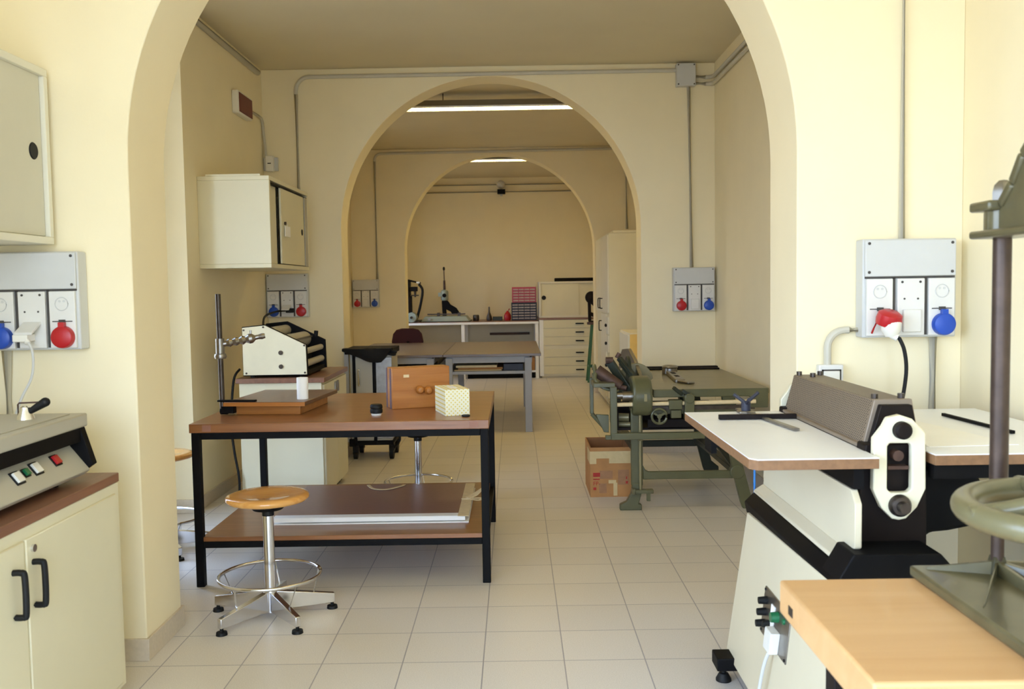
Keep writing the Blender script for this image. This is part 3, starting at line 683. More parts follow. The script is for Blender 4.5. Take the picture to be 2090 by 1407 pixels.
part('tray_lip', MB().box(x0+.03,x1-.02,y0-.025,y0-.012,1.0,1.012), M['paper'], t)
for x in (x0+.05,x1-.02):
    for y in (y0+.03,y1-.06):
        big = x > -1.3
        r = .062 if big else .035
        w = part('caster', MB().cyl((x-.018,y,r),(x+.018,y,r),r,n=22).box(x-.024,x+.024,y-.02,y+.05,r+.01,.14), M['rubber'], t, .002)
part('push_loop', MB().tube(smooth_path([(x1-.02,y0+.02,.13),(x1+.02,y0+.0,.20),(x1+.05,y0,.22),(x1+.055,y0,.17),(x1,y0+.02,.10)]),.011), M['rubber'], t)
mb = MB()  # sagging bag: cross sections swept in x
N = 14; secs = []
for i in range(N+1):
    u = i/N; x = -1.555+.44*u; dep = .015+.115*math.sin(PI*min(1,u*.62+.1))**2*(1 if u < .8 else (1-u)/.2*.8+.2)
    row = []
    for j in range(9):
        a = -PI*j/8; row.append((x, 8.36+.10*math.cos(a)*(.6+.4*math.sin(PI*u)) + .02*math.sin(9*u+j), 1.015 + dep*math.sin(a)*(1+.06*math.sin(7*u+2*j))))
    secs.append([mb.bm.verts.new(p) for p in row])
for A, B in zip(secs, secs[1:]):
    for j in range(8): mb.face([A[j],A[j+1],B[j+1],B[j]])
    mb.face([A[8],A[0],B[0],B[8]])
mb.face(secs[0]); mb.face(secs[-1][::-1])
mb.tube(smooth_path([(-1.14,8.36,.99),(-1.10,8.33,.985),(-1.07,8.34,.975)]),.015).tube(smooth_path([(-1.15,8.36,.965),(-1.10,8.32,.958),(-1.08,8.33,.96)]),.013)
single('black_bag', mb, M['blackmat'], 'black sagging bag hung over the front of the wheeled cart', 'bag', (-1.3,8.38,.97), ang=80)

# ------------------------------------------------------------------ grey tables in the third room
def grey_table(label, x0, x1, y0=9.80, y1=12.05):
    t = thing('steel_table', label, 'table', ((x0+x1)/2,(y0+y1)/2,0), 'grey steel tables side by side')
    part('table_top', MB().box(x0,x1,y0,y1,.815,.843), M['tabletop'], t, .003)
    parts('apron', MB().box(x0+.05,x1-.10,y0+.06,y0+.085,.745,.815).box(x0+.05,x1-.1,y1-.08,y1-.055,.745,.815).box(x0+.03,x0+.055,y0+.06,y1-.055,.745,.815).box(x1-.12,x1-.095,y0+.06,y1-.055,.745,.815), M['grey_leg'], t)
    for x in (x0+.02,x1-.175+.0):
        for y in (y0+.04,y1-.10): part('leg', MB().box(x,x+.075,y,y+.06,0,.80), M['grey_leg'], t, .004)
    part('undershelf', MB().box(x0+.04,x1-.12,y0+.05,y1-.06,.625,.655), M['grey_leg'], t)
    return t
grey_table('right one of two grey steel tables, its free leg standing in the arch passage', -.765, .27)
grey_table('left one of two grey steel tables, partly behind the dark wheeled cart', -1.83, -.769)
k = 0
for (xa, xb, mt, z0, z1, lab) in ((-.66,-.15,'tape',.655,.668,'lowest buff folder of the stack under the right grey table'),(-.62,-.14,'cardboard',.668,.69,'brown folder in the middle of the stack under the right grey table'),(-.64,-.2,'ribbon',.69,.715,'cream top folder of the stack under the right grey table'),
    (-.13,.08,'navy',.655,.725,'dark bundle at the right end of the shelf under the right grey table'),(-1.55,-1.2,'tape',.655,.69,'pale folder on the shelf under the left grey table'),(-1.18,-.90,'black',.655,.73,'black box on the shelf under the left grey table, beside its right leg')):
    single('paper_folder' if mt not in ('navy','black') else 'storage_box', MB().box(xa,xb,9.92+.02*(k%2),10.7,z0,z1), M[mt], lab, 'folder' if mt not in ('navy','black') else 'box', ((xa+xb)/2,10.3,z0), .003); k += 1
# maroon office chair
t = thing('office_chair', 'maroon upholstered office chair standing behind the left grey table', 'chair', (-1.42,12.55,0))
mb = MB().prism([(-1.62,.74),(-1.635,.85),(-1.615,.95),(-1.57,1.005),(-1.50,1.022),(-1.35,1.022),(-1.28,1.005),(-1.235,.95),(-1.215,.85),(-1.23,.74)],'y',12.28,12.33)
part('backrest', mb, M['maroon'], t, .02)
part('seat', MB().box(-1.64,-1.2,12.34,12.80,.44,.50), M['maroon'], t, .025)
part('back_stem', MB().tube(smooth_path([(-1.42,12.55,.43),(-1.42,12.3,.45),(-1.42,12.25,.6),(-1.42,12.275,.85)]),.018), M['black'], t)
part('column', MB().cyl((-1.42,12.55,.06),(-1.42,12.55,.45),.025,n=16), M['black'], t)
for k in range(5):
    a = 2*PI*k/5+.3; part('leg', MB().bar((-1.42,12.55,.10),(-1.42+.28*math.cos(a),12.55+.28*math.sin(a),.075),.04,.03).cyl((-1.42+.28*math.cos(a)-.012,12.55+.28*math.sin(a),.03),(-1.42+.28*math.cos(a)+.012,12.55+.28*math.sin(a),.03),.03,n=14), M['black'], t)

# ------------------------------------------------------------------ far room: counter and machines
t = thing('workshop_counter', 'long white edged counter along the far end wall', 'counter', (-.95,16.4,0))
part('worktop', MB().box(-2.3,.40,15.7,16.98,.925,.962), M['laminate'], t, .003)
part('worktop_lining', MB().box(-2.3,.395,15.72,16.98,.962,.967), M['brown_top'], t)
for x in (-2.2,-.91,.34):
    for y in (15.72,16.85): part('leg', MB().box(x,x+.055,y,y+.05,0,.925), M['laminate'], t)
part('stretcher', MB().box(-2.2,.395,15.73,15.77,.10,.13), M['laminate'], t)
part('back_board', MB().box(-2.2,.38,16.93,16.95,.1,.92), M['cream_panel'], t)
single('plinth_box', MB().box(-.82,.33,15.80,16.6,0,.095), M['black'], 'long black flat box on the floor under the far counter', 'box', (-.25,16.2,0), .003)
single('storage_box', MB().box(.20,.33,15.9,16.3,.0951,.33), M['cardboard'], 'small brown carton on the black box under the far counter right end', 'box', (.27,16.1,.0951), .003)
single('wooden_rail', MB().box(-.46,.26,16.86,16.93,.685,.725), M['rust'], 'dark brown bar across the back under the far counter', 'rail', (-.1,16.9,.685))
# drawer cabinet and sliding cabinet on it
t = thing('drawer_cabinet', 'cream metal cabinet of six drawers right of the far counter', 'cabinet', (.93,16.3,0))
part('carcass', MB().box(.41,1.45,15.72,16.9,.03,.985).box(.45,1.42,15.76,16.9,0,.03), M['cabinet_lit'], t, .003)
part('top', MB().box(.40,1.46,15.70,16.92,.985,1.012), M['brown_top'], t)
for z in (.845,.70,.555,.355,.21,.065):
    d = part('drawer', MB().box(.485,1.43,15.705,15.722,z,z+.135), M['cabinet'], t, .003)
    part('handle', MB().box(1.02,1.16,15.68,15.708,z+.062,z+.082), M['black'], d, .003)
part('side_strip', MB().box(.41,.475,15.712,15.722,.03,.985), M['laminate'], t)
t = thing('sliding_cabinet', 'cream cabinet with sliding doors standing on the far drawer cabinet', 'cabinet', (.93,16.3,1.012))
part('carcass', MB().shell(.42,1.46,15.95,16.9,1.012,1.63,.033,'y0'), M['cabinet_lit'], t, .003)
d = part('sliding_door', MB().box(.455,1.10,15.965,15.98,1.045,1.60), M['cabinet'], t, .002)
part('finger_pull', MB().lathe((.50,15.965,1.355),[(0,-.006),(.035,-.006),(.038,0)],18,'y'), M['rubber'], d)
part('sliding_door', MB().box(.95,1.43,15.985,16.0,1.045,1.60), M['cabinet'], t, .002)
single('black_bar', MB().prism([(15.98,1.63),(16.12,1.63),(16.12,1.675),(16.0,1.69)],'x',.69,1.40), M['black'], 'long black bar lying on top of the far sliding door cabinet', 'bar', (1.03,16.05,1.63), .006)
# organisers
def organiser(label, x0, x1, z0, z1, rows, mt, dm):
    t = thing('drawer_organiser', label, 'organiser', ((x0+x1)/2,16.35,z0))
    part('case', MB().box(x0,x1,16.26,16.42,z0,z1), mt, t, .004)
    w = (x1-x0-.03)/4; h = (z1-z0-.03)/rows; proto = None
    for r in range(rows):
        for c in range(4):
            xx = x0+.015+c*w; zz = z0+.015+r*h
            if proto is None:
                proto = part('drawer', MB().box(xx+.006,xx+w-.006,16.235,16.262,zz+.008,zz+h-.016), dm, t, .002); bx, bz = xx, zz
            else:
                d = proto.copy(); C.objects.link(d); d.parent = t; d.location = (xx-bx,0,zz-bz)
    return t
organiser('dark blue organiser of small clear drawers on the far counter, below the red one', -.06, .385, .967, 1.275, 6, M['navy'], M['cleardrawer'])
organiser('red organiser of small drawers stacked on the dark blue one', -.045, .375, 1.275, 1.545, 5, M['red'], M['reddrawer'])
# small things on the counter
single('canister', MB().lathe((-.68,16.3,.967),[(.05,0),(.055,.01),(.055,.09),(.045,.105),(0,.105)],20), M['darksteel'], 'small dark canister on the far counter, right of the lever press', 'canister', (-.68,16.3,.967))
single('oil_can', MB().lathe((-.45,16.3,.967),[(.045,0),(.05,.03),(.045,.07),(.015,.15),(.012,.24),(0,.245)],20), M['darksteel'], 'tall pointed dark oil can on the far counter', 'oil can', (-.45,16.3,.967))
single('tool_box', MB().box(-.39,-.22,16.25,16.38,.967,1.035), M['green_dark'], 'small dark green box between oil can and red flask on the far counter', 'box', (-.3,16.3,.967), .006)
single('red_flask', MB().lathe((-.13,16.3,.967),[(.05,0),(.06,.03),(.06,.09),(.04,.13),(.02,.15),(.02,.165),(0,.165)],20).tube([(-.13,16.3,1.12),(-.11,16.3,1.15),(-.09,16.3,1.17)],.008,8), M['red'], 'small red flask on the far counter, left of the organisers', 'flask', (-.13,16.3,.967))
# lever press on the counter
t = thing('lever_press', 'hand lever press with a pale bed and tall lever on the far counter', 'press', (-1.2,16.3,.967))
part('bed', MB().hexa([(-1.62,16.0,.975),(-.78,16.0,.975),(-.78,16.7,.975),(-1.62,16.7,.975),(-1.55,16.05,1.06),(-.85,16.05,1.06),(-.85,16.65,1.06),(-1.55,16.65,1.06)]), M['greygreen'], t, .006)
part('bed_foot', MB().box(-1.63,-.77,16.0,16.7,.967,.976), M['black'], t)
part('slide_rail', MB().box(-1.52,-.86,16.15,16.18,1.085,1.105).box(-1.35,-1.31,16.12,16.3,1.06,1.12).box(-.99,-.95,16.12,16.3,1.06,1.12), M['darksteel'], t)
part('arm', MB().prism([(-1.27,1.33),(-1.17,1.33),(-1.12,1.26),(-1.02,1.20),(-.95,1.09),(-1.08,1.08),(-1.12,1.14),(-1.20,1.18),(-1.19,1.07),(-1.26,1.07)],'y',16.2,16.32), M['black'], t, .01)
hd = part('head', MB().lathe((-1.22,16.26,1.33),[(.05,0),(.065,.02),(.065,.15),(.05,.18),(.03,.19),(0,.19)],24).box(-1.33,-1.26,16.2,16.3,1.40,1.47), M['greygreen'], t)
part('gauge', MB().lathe((-1.22,16.19,1.42),[(0,-.008),(.035,-.008),(.035,.01)],18,'y'), M['black'], hd)
lv = part('lever', MB().cyl((-1.22,16.26,1.51),(-1.222,16.26,1.68),.022,.017).cyl((-1.222,16.26,1.68),(-1.225,16.26,1.86),.008), M['rust'], t)
part('lever_grip', MB().ball((-1.225,16.26,1.885),.02,(1,1,1.7)), M['rubber'], lv, label='black grip')
part('bed_knob', MB().cyl((-1.47,15.985,1.015),(-1.47,16.03,1.015),.025,n=16), M['steel'], t)
# bench drill
t = thing('bench_drill', 'dark upright bench drill with a hose at the left end of the far counter', 'drill', (-1.84,16.2,.967))
part('base', MB().box(-1.98,-1.68,15.95,16.45,.967,1.0), M['darksteel'], t, .006)
part('column', MB().box(-1.98,-1.83,16.12,16.3,1.0,1.42), M['brownblack'], t, .01)
part('head', MB().box(-2.0,-1.85,16.05,16.32,1.42,1.70).box(-1.86,-1.72,16.08,16.2,1.50,1.58).bar((-1.95,16.12,1.71),(-1.66,16.12,1.64),.06,.03), M['brownblack'], t, .008)
part('lamp', MB().box(-1.73,-1.67,16.06,16.14,1.635,1.665), M['whiteplastic'], t, .004)
part('spindle', MB().cyl((-1.76,16.13,1.52),(-1.76,16.13,1.40),.025,.015).box(-1.84,-1.70,16.1,16.16,1.42,1.44), M['darksteel'], t)
part('hose', MB().tube(smooth_path([(-1.69,16.1,1.62),(-1.635,16.08,1.55),(-1.63,16.08,1.45),(-1.67,16.08,1.25),(-1.73,16.1,1.05),(-1.76,16.1,1.0)]),.022), M['rubber'], t)
part('motor', MB().cyl((-1.80,15.82,1.055),(-1.80,16.04,1.055),.088,n=26), M['greygreen'], t, .01)
part('motor_shaft', MB().cyl((-1.80,15.79,1.055),(-1.80,15.82,1.055),.022,n=14), M['darksteel'], t)
t.location.x += .04
# green stand with corner cutter
t = thing('work_stool', 'green legged high stool beside the tall white cabinet in the far room', 'stool', (1.33,15.0,0))
part('seat', MB().cyl((1.33,15.0,.925),(1.33,15.0,.965),.17,n=32), M['rust'], t, .006)
for sx in (-1,1):
    for sy in (-1,1): part('leg', MB().bar((1.33+sx*.09,15.0+sy*.09,.925),(1.33+sx*.17,15.0+sy*.17,0),.03,.03), M['greenleg'], t, .003)
parts('crossbar', MB().box(1.19,1.47,14.855,14.875,.24,.265).box(1.19,1.47,15.125,15.145,.24,.265).box(1.175,1.195,14.87,15.13,.24,.265).box(1.465,1.485,14.87,15.13,.24,.265), M['greenleg'], t)
t = thing('corner_cutter', 'dark iron hand lever cutter standing on the green legged high stool', 'cutter', (1.30,15.0,.965))
part('base', MB().box(1.19,1.44,14.92,15.08,.965,.985), M['brownblack'], t, .004)
part('frame', MB().bar((1.205,15.0,.98),(1.20,15.0,1.32),.05,.05).bar((1.205,15.0,1.10),(1.42,15.0,1.02),.05,.06).bar((1.23,15.0,1.30),(1.42,15.0,1.10),.05,.06).box(1.37,1.43,14.97,15.03,.98,1.1), M['brownblack'], t, .008)
part('wheel', MB().lathe((1.235,15.0,1.36),[(0,-.05),(.03,-.05),(.06,-.03),(.095,-.03),(.1,-.02),(.1,.02),(.09,.03),(0,.03)],28,'y'), M['brownblack'], t)
part('lever', MB().cyl((1.25,14.97,1.43),(1.42,14.97,1.53),.02,.026), M['rubber'], t)
# tall cabinet
t = thing('tall_cabinet', 'tall white cabinet against the right wall, seen through the middle arch', 'cabinet', (1.49,12.5,0))
part('carcass', MB().box(1.185,1.80,11.7,13.36,.03,2.20).box(1.21,1.80,11.72,13.36,0,.03), M['cabinet'], t, .004)
part('cornice', MB().box(1.24,1.80,11.69,13.37,2.20,2.232), M['cabinet'], t, .003)
for y0, y1, z0, z1, yh, zh in ((11.72,12.52,1.20,2.18,12.40,1.30),(12.54,13.34,1.20,2.18,12.66,1.30),(12.0,12.66,.06,1.18,12.55,1.0)):
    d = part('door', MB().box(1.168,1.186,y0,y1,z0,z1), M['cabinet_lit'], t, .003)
    part('handle', bow_handle((1.168,yh,zh-.055),(1.168,yh,zh+.075),(-.035,0,0),.0065), M['rubber'], d, label='black bow handle')
for z in (.93,.70,.42,.12):
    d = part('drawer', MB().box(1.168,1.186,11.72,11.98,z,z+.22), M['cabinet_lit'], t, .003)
    part('knob', MB().ball((1.155,11.86,z+.11),.022,(.7,1.6,1)), M['rubber'], d)
t = thing('low_locker', 'low white cupboard with a yellow end right behind the middle arch', 'cupboard', (1.5,10.1,0))
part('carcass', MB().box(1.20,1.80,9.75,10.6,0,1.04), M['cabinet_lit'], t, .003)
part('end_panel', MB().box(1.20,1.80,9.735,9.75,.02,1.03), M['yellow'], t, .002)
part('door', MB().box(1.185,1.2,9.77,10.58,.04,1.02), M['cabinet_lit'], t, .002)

# ------------------------------------------------------------------ green board shear
t = thing('board_shear', 'old olive green cast iron board cutter on splayed legs', 'board cutter', (1.2,7.0,0))
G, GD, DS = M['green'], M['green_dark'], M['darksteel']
part('table', MB().box(.93,1.72,6.30,7.80,.795,.832), M['green_top'], t, .004)
part('table_apron', MB().prism([(.93,.832),(.93,.778),(1.575,.778),(1.59,.77),(1.59,.70),(1.71,.70),(1.71,.832)],'y',6.283,6.31), G, t, .006)
part('back_gauge', MB().box(.95,1.70,7.80,7.86,.815,.855).box(.95,1.70,7.74,7.80,.832,.845), M['brownblack'], t, .004)
def leg_frame(y, nm, m):
    mb = MB()
    mb.box(.78,.86,y-.02,y+.02,.17,.70)
    mb.prism([(.79,.19),(.86,.19),(.845,.10),(.83,.045),(.85,.04),(.85,0),(.70,0),(.70,.04),(.745,.06),(.775,.11)],'y',y-.025,y+.025)
    mb.prism([(1.40,.80),(1.49,.80),(1.545,.30),(1.60,.09),(1.66,.04),(1.66,0),(1.545,0),(1.53,.04),(1.47,.28)],'y',y-.022,y+.022)
    mb.prism([(.86,.31),(.88,.275),(.90,.265),(1.46,.265),(1.48,.21),(.86,.21)],'y',y-.015,y+.015)
    mb.cyl((1.505,y-.03,.255),(1.505,y+.03,.255),.05,n=20)
    mb.box(.78,1.49,y-.018,y+.018,.64,.70) if nm else mb.box(.80,1.49,y-.018,y+.018,.66,.74)
    return part('leg_frame', mb, m, t, .006)
leg_frame(6.33, False, G); leg_frame(7.62, True, GD)  # rear frame is the same green, its shade put into the colour
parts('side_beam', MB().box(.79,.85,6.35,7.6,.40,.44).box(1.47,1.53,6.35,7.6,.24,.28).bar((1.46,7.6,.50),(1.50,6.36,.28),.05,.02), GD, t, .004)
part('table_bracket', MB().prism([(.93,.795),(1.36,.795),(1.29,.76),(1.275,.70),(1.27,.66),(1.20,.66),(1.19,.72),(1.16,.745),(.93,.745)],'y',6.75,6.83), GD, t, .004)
part('round_bar', MB().cyl((.64,6.27,.735),(1.62,6.27,.745),.014,n=16), M['ribbon'], t, label='bright polished round bar')
part('flat_bar', MB().box(.9,1.62,6.29,6.31,.69,.718), DS, t)
part('bar_clamp', MB().box(1.135,1.20,6.23,6.30,.63,.80).cyl((1.167,6.225,.775),(1.167,6.305,.775),.034,n=20), G, t, .005)
part('bar_clamp', MB().box(1.03,1.12,6.24,6.30,.70,.765).box(1.045,1.115,6.25,6.30,.64,.695), G, t, .005)
part('clamp_lever', MB().bar((1.12,6.26,.80),(1.06,6.24,.85),.025,.02).bar((1.165,6.25,.80),(1.12,6.25,.83),.03,.02), GD, t)
wh = part('hand_wheel', MB().torus((.965,6.255,.655),.05,.009,axis='y',n=32,m=8).cyl((.965,6.24,.655),(.965,6.29,.655),.016), G, t)
mb = MB()
for a in (.5,2.6,4.7): mb.bar((.965,6.255,.655),(.965+.05*math.cos(a),6.255,.655+.05*math.sin(a)),.014,.01,up=(0,1,0))
part('spokes', mb, G, wh)
# round guard cover in front of the blade
mb = MB(); pr = [(6.45,.915),(6.34,.925),(6.26,.905),(6.205,.85),(6.19,.78),(6.205,.71),(6.25,.665),(6.33,.65),(6.45,.66)]
mb.prism(pr,'x',.785,.915)
gc = part('guard_cover', mb, G, t, .018, ang=50)
part('name_plate', MB().box(.855,.875,6.183,6.192,.765,.815), M['green_top'], gc, .001)
# blade arm with curved knife and arcs
part('blade_arm', MB().prism([(6.45,.78),(6.45,.90),(6.75,1.0),(7.10,1.06),(7.5,1.03),(7.75,.93),(7.75,.85),(7.2,.90),(6.8,.84)],'x',.86,.885), M['steel'], t, .004)
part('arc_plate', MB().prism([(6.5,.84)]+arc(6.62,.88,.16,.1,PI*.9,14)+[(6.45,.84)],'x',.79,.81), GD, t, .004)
part('arc_plate', MB().prism([(.76,.86)]+arc(.86,.86,.125,PI*.95,.1,16)+[(.97,.86)],'y',6.66,6.69), M['green_top'], t, .004)
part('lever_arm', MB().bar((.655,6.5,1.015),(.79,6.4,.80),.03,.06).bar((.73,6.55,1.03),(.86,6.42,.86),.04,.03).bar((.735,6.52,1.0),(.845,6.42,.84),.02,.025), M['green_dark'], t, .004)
part('arm_nut', MB().cyl((.63,6.49,1.02),(.68,6.49,1.02),.024,n=10).cyl((.715,6.56,1.03),(.735,6.56,1.065),.016,n=8), M['rust'], t)
part('counterweight', MB().cyl((.56,6.42,.955),(.72,6.38,.845),.045,.038,n=22).cyl((.70,6.38,.85),(.76,6.36,.835),.018), M['rust'], t, label='rusty counterweight cylinder')
part('weight_yoke', MB().torus((.545,6.44,.945),.045,.013,axis='x',n=24,m=8).tube(smooth_path([(.56,6.40,.96),(.545,6.36,.90),(.60,6.34,.845),(.70,6.34,.82)]),.013), G, t)
part('pivot', MB().cyl((.725,6.33,.785),(.79,6.33,.785),.035,n=20).cyl((.68,6.33,.79),(.725,6.33,.79),.024,n=18), M['steel'], t)
# gauge box frame on the left
part('tray_frame', MB().box(.52,.545,6.52,6.56,.64,.90).bar((.5325,6.54,.64),(.64,6.5,.52),.03,.025).box(.635,.68,6.24,6.28,.52,.86).prism([(.545,.66),(.635,.655),(.635,.53),(.60,.535)],'y',6.36,6.38).box(.525,.67,6.26,6.55,.855,.885), G, t, .004)
part('tray_rail', MB().box(.64,1.40,6.235,6.275,.50,.545).bar((.60,6.26,.515),(.64,6.26,.515),.03,.03), G, t, .004)
part('tray_box', MB().box(.68,1.40,6.34,6.74,.55,.565).box(.68,.70,6.34,6.74,.565,.70).box(.68,1.40,6.72,6.74,.565,.70).box(.9,1.40,6.34,6.36,.56,.62), M['brownblack'], t)
parts('tray_roller', MB().cyl((.70,6.42,.63),(.78,6.40,.63),.028,n=16).cyl((.70,6.42,.58),(.79,6.40,.58),.02,n=16), M['green_top'], t)
part('pedal_rod', MB().cyl((.838,6.285,.14),(.838,6.285,.66),.009,n=12).ball((.838,6.285,.50),.018), M['green_top'], t)
part('pedal_clamp', MB().box(.80,.925,6.26,6.31,.125,.15).box(.88,.905,6.27,6.30,.07,.125).box(.78,.80,6.25,6.32,.12,.16), G, t, .003)
t = thing('slotted_tool', 'slotted flat steel tool lying across the board cutter table', 'tool', (1.2,7.1,.832))
a = Vector((1.235,7.45,.85)); b = Vector((1.18,6.62,.85))
part('bar', MB().bar((1.228,7.35,.847),(1.19,6.72,.843),.075,.028).bar((1.19,6.72,.843),(1.25,6.6,.841),.06,.016), M['steel'], t, .006)
part('boss', MB().cyl((1.23,7.42,.833),(1.23,7.42,.885),.06,n=22).torus((1.232,7.42,.885),.05,.014,n=26,m=8), M['steel'], t)
parts('slot', MB().box(1.20,1.23,7.12,7.22,.8605,.8625).box(1.19,1.22,6.90,7.0,.8585,.8605), M['black'], t)

# cardboard box
t = thing('cardboard_box', 'open cardboard box patched with tape on the floor by the board cutter', 'box', (.685,6.96,0))
x0, x1, y0, y1, h = .532, .835, 6.725, 7.20, .365
part('walls', MB().box(x0,x1,y0,y0+.006,.008,h).box(x0,x1,y1-.006,y1,.008,h).box(x0,x0+.006,y0+.006,y1-.006,.008,h).box(x1-.006,x1,y0+.006,y1-.006,.008,h).box(x0,x1,y0,y1,0,.008), M['cardboard'], t)
part('lining', MB().box(x0+.006,x1-.006,y1-.010,y1-.006,.01,h-.002).box(x0+.006,x0+.010,y0+.010,y1-.010,.01,h-.003).box(x1-.010,x1-.006,y0+.010,y1-.010,.01,h-.003).box(x0+.006,x1-.006,y0+.006,y0+.01,.01,h-.002), M['cardboard_in'], t)
part('tape', MB().box(x0-.003,x1+.002,y0-.0025,y0,.285,.337).box(x0-.003,x0+.045,y0-.003,y0,.245,.29).box(.67,x1+.002,y0-.002,y0,.248,.29).box(x0-.003,x0,y0,y0+.22,.245,.337), M['tape'], t, label='pale paper tape')
part('tape', MB().box(.665,.72,y0-.002,y0,.10,.125).box(.70,.728,y0-.0025,y0,.01,.105), M['tape'], t, label='pale tape patch')
part('tape', MB().box(.60,.695,y0-.0012,y0,.135,.195).box(.595,.65,y0-.001,y0,.03,.10).box(.735,.815,y0-.001,y0,.09,.20), M['stain'], t, label='brown packing tape')
part('print', MB().box(.552,.603,y0-.0016,y0,.150,.180), M['print'], t, label='red printed square')
cu = bpy.data.curves.new('print', 'FONT'); cu.body = 'FP-'; cu.size = .04; cu.extrude = .0005
tmp = bpy.data.objects.new('tmp', cu); me = bpy.data.meshes.new_from_object(tmp); bpy.data.objects.remove(tmp)
o = bpy.data.objects.new('print', me); me.materials.append(M['print']); C.objects.link(o); o.parent = t
o.rotation_euler = (PI/2,0,0); o.location = (.552-.685, y0-.002-6.96, .088); o['label'] = 'red printed letters'
part('print', MB().box(.553,.60,y0-.0014,y0,.128,.136).box(.553,.575,y0-.0014,y0,.052,.072).box(.79,.806,y0-.0016,y0,.098,.116).box(.792,.80,y0-.0016,y0,.13,.15), M['print'], t)

# ------------------------------------------------------------------ creasing machine near right
t = thing('creasing_machine', 'large white and black creasing machine with a long perforated guard', 'machine', (1.1,3.1,0))
BK, BB = M['black'], M['brownblack']
lt = part('feed_table', MB().prism([(.66,3.63),(1.03,3.63),(1.03,2.625),(.685,2.625),(.665,2.65)],'z',1.008,1.037), M['edgewood'], t, .001)
part('laminate_top', MB().prism([(.66,3.63),(1.03,3.63),(1.03,2.625),(.685,2.625),(.665,2.65)],'z',1.037,1.040), M['laminate'], lt)
rt = part('feed_table', MB().box(1.205,1.79,2.66,3.62,1.008,1.037), M['edgewood'], t, .001)
part('laminate_top', MB().box(1.205,1.79,2.66,3.62,1.037,1.040), M['laminate'], rt)
parts('table_frame', MB().box(1.21,1.76,2.68,2.72,.965,1.006).box(1.21,1.76,3.5,3.54,.965,1.006).box(.72,.96,3.35,3.42,.95,1.006).box(.70,.72,3.33,3.44,.93,1.006), BK, t)
gp = [(1.045,1.05),(1.078,1.185),(1.185,1.185),(1.21,1.05)]
part('guard', MB().prism(gp,'y',2.80,3.60), M['perf'], t, .004)
parts('guard_edge', MB().prism([(p[0]*1.0+(-.003 if p[0]<1.1 else .003),p[1]+.002) for p in gp],'y',2.782,2.80).box(1.03,1.05,2.76,3.61,1.041,1.053), M['guardmetal'], t, .003)
parts('guard_end', MB().prism([(1.05,1.04),(1.086,1.172),(1.18,1.172),(1.205,1.04)],'y',2.76,2.785).prism([(1.05,1.04),(1.086,1.172),(1.18,1.172),(1.205,1.04)],'y',3.6,3.63), BB, t, .003)
mb = MB()
for x, y in ((1.09,2.82),(1.17,2.82),(1.09,3.57),(1.12,3.5),(1.17,3.57)): mb.cyl((x,y,1.185),(x,y,1.20),.01,n=10)
parts('bolt', mb, DS, t)
parts('end_frame', MB().prism([(1.03,1.06),(1.21,1.06),(1.215,.74),(1.0,.74),(1.015,.95)],'y',2.73,2.80).prism([(1.03,1.06),(1.21,1.06),(1.215,.70),(1.0,.70)],'y',3.58,3.63), BB, t, .005)
def link(y):
    out = []
    ctrl = [(0,.158),(.035,.146),(.075,.105),(.077,-.06),(.052,-.115),(.02,-.148),(0,-.152),(-.02,-.148),(-.052,-.115),(-.077,-.06),(-.075,.09),(-.048,.125),(-.035,.15)]
    inn = [(0,.075),(.028,.075),(.036,.066),(.036,-.06),(.026,-.07),(.01,-.071),(0,-.071),(-.01,-.071),(-.026,-.07),(-.036,-.06),(-.036,.066),(-.032,.072),(-.028,.075)]
    sh = lambda P: [(1.115+a, .994+b) for a, b in P]
    return MB().ring(sh(ctrl), sh(inn), 'y', y, y+.028)
lk = part('link', link(2.69), M['ivory'], t, .004, label='ivory oval link at the near end', ang=45)
part('link_bolt', MB().lathe((1.118,2.69,1.108),[(0,-.026),(.018,-.026),(.025,-.02),(.026,-.003),(.026,0)],24,'y'), BB, lk)
part('link_bolt', MB().lathe((1.115,2.69,.886),[(0,-.045),(.016,-.045),(.017,-.02),(.026,-.018),(.032,-.01),(.033,0)],24,'y'), DS, lk)
lk = part('link', link(3.64), M['ivory'], t, .004, ang=45)
part('cam_shaft', MB().cyl((1.115,2.70,1.03),(1.115,2.735,1.03),.016,n=16).box(1.085,1.145,2.70,2.735,.99,1.0), M['rust'], t)
part('inner_body', MB().box(1.0,1.2,2.80,3.58,.74,1.0), BK, t)
ap = part('apron_cover', MB().prism([(3.62,.73),(3.62,.94),(2.67,.94),(2.635,.905),(2.635,.775),(2.72,.735)],'x',.965,.985), M['cream_panel'], t, .004)
part('apron_flange', MB().hexa([(.925,3.62,.722),(.985,3.62,.722),(.985,2.73,.722),(.925,2.73,.722),(.928,3.62,.732),(.966,3.62,.755),(.966,2.73,.755),(.928,2.73,.732)]), M['cream_panel'], ap, .004)
part('apron_bracket', MB().box(.97,1.0,2.66,3.60,.942,1.006), BK, t)
parts('bed_block', MB().prism([(.89,.685),(.925,.72),(1.18,.72),(1.24,.70),(1.24,.64),(.90,.64)],'y',2.60,3.62).prism([(.897,.69),(.945,.772),(1.19,.772),(1.24,.715),(1.24,.69)],'y',2.585,2.725), BK, t, .004)
part('pedestal', MB().hexa([(.835,2.5,.075),(1.28,2.5,.075),(1.28,3.64,.075),(.835,3.64,.075),(.905,2.58,.66),(1.22,2.58,.66),(1.22,3.585,.66),(.905,3.585,.66)]), BB, t, .004)
sp = part('side_panel', MB().hexa([(.818,2.5,.08),(.834,2.5,.08),(.834,3.622,.08),(.818,3.622,.08),(.888,2.57,.685),(.905,2.57,.685),(.905,3.565,.655),(.888,3.565,.655)]), M['cream_panel'], t, .003)
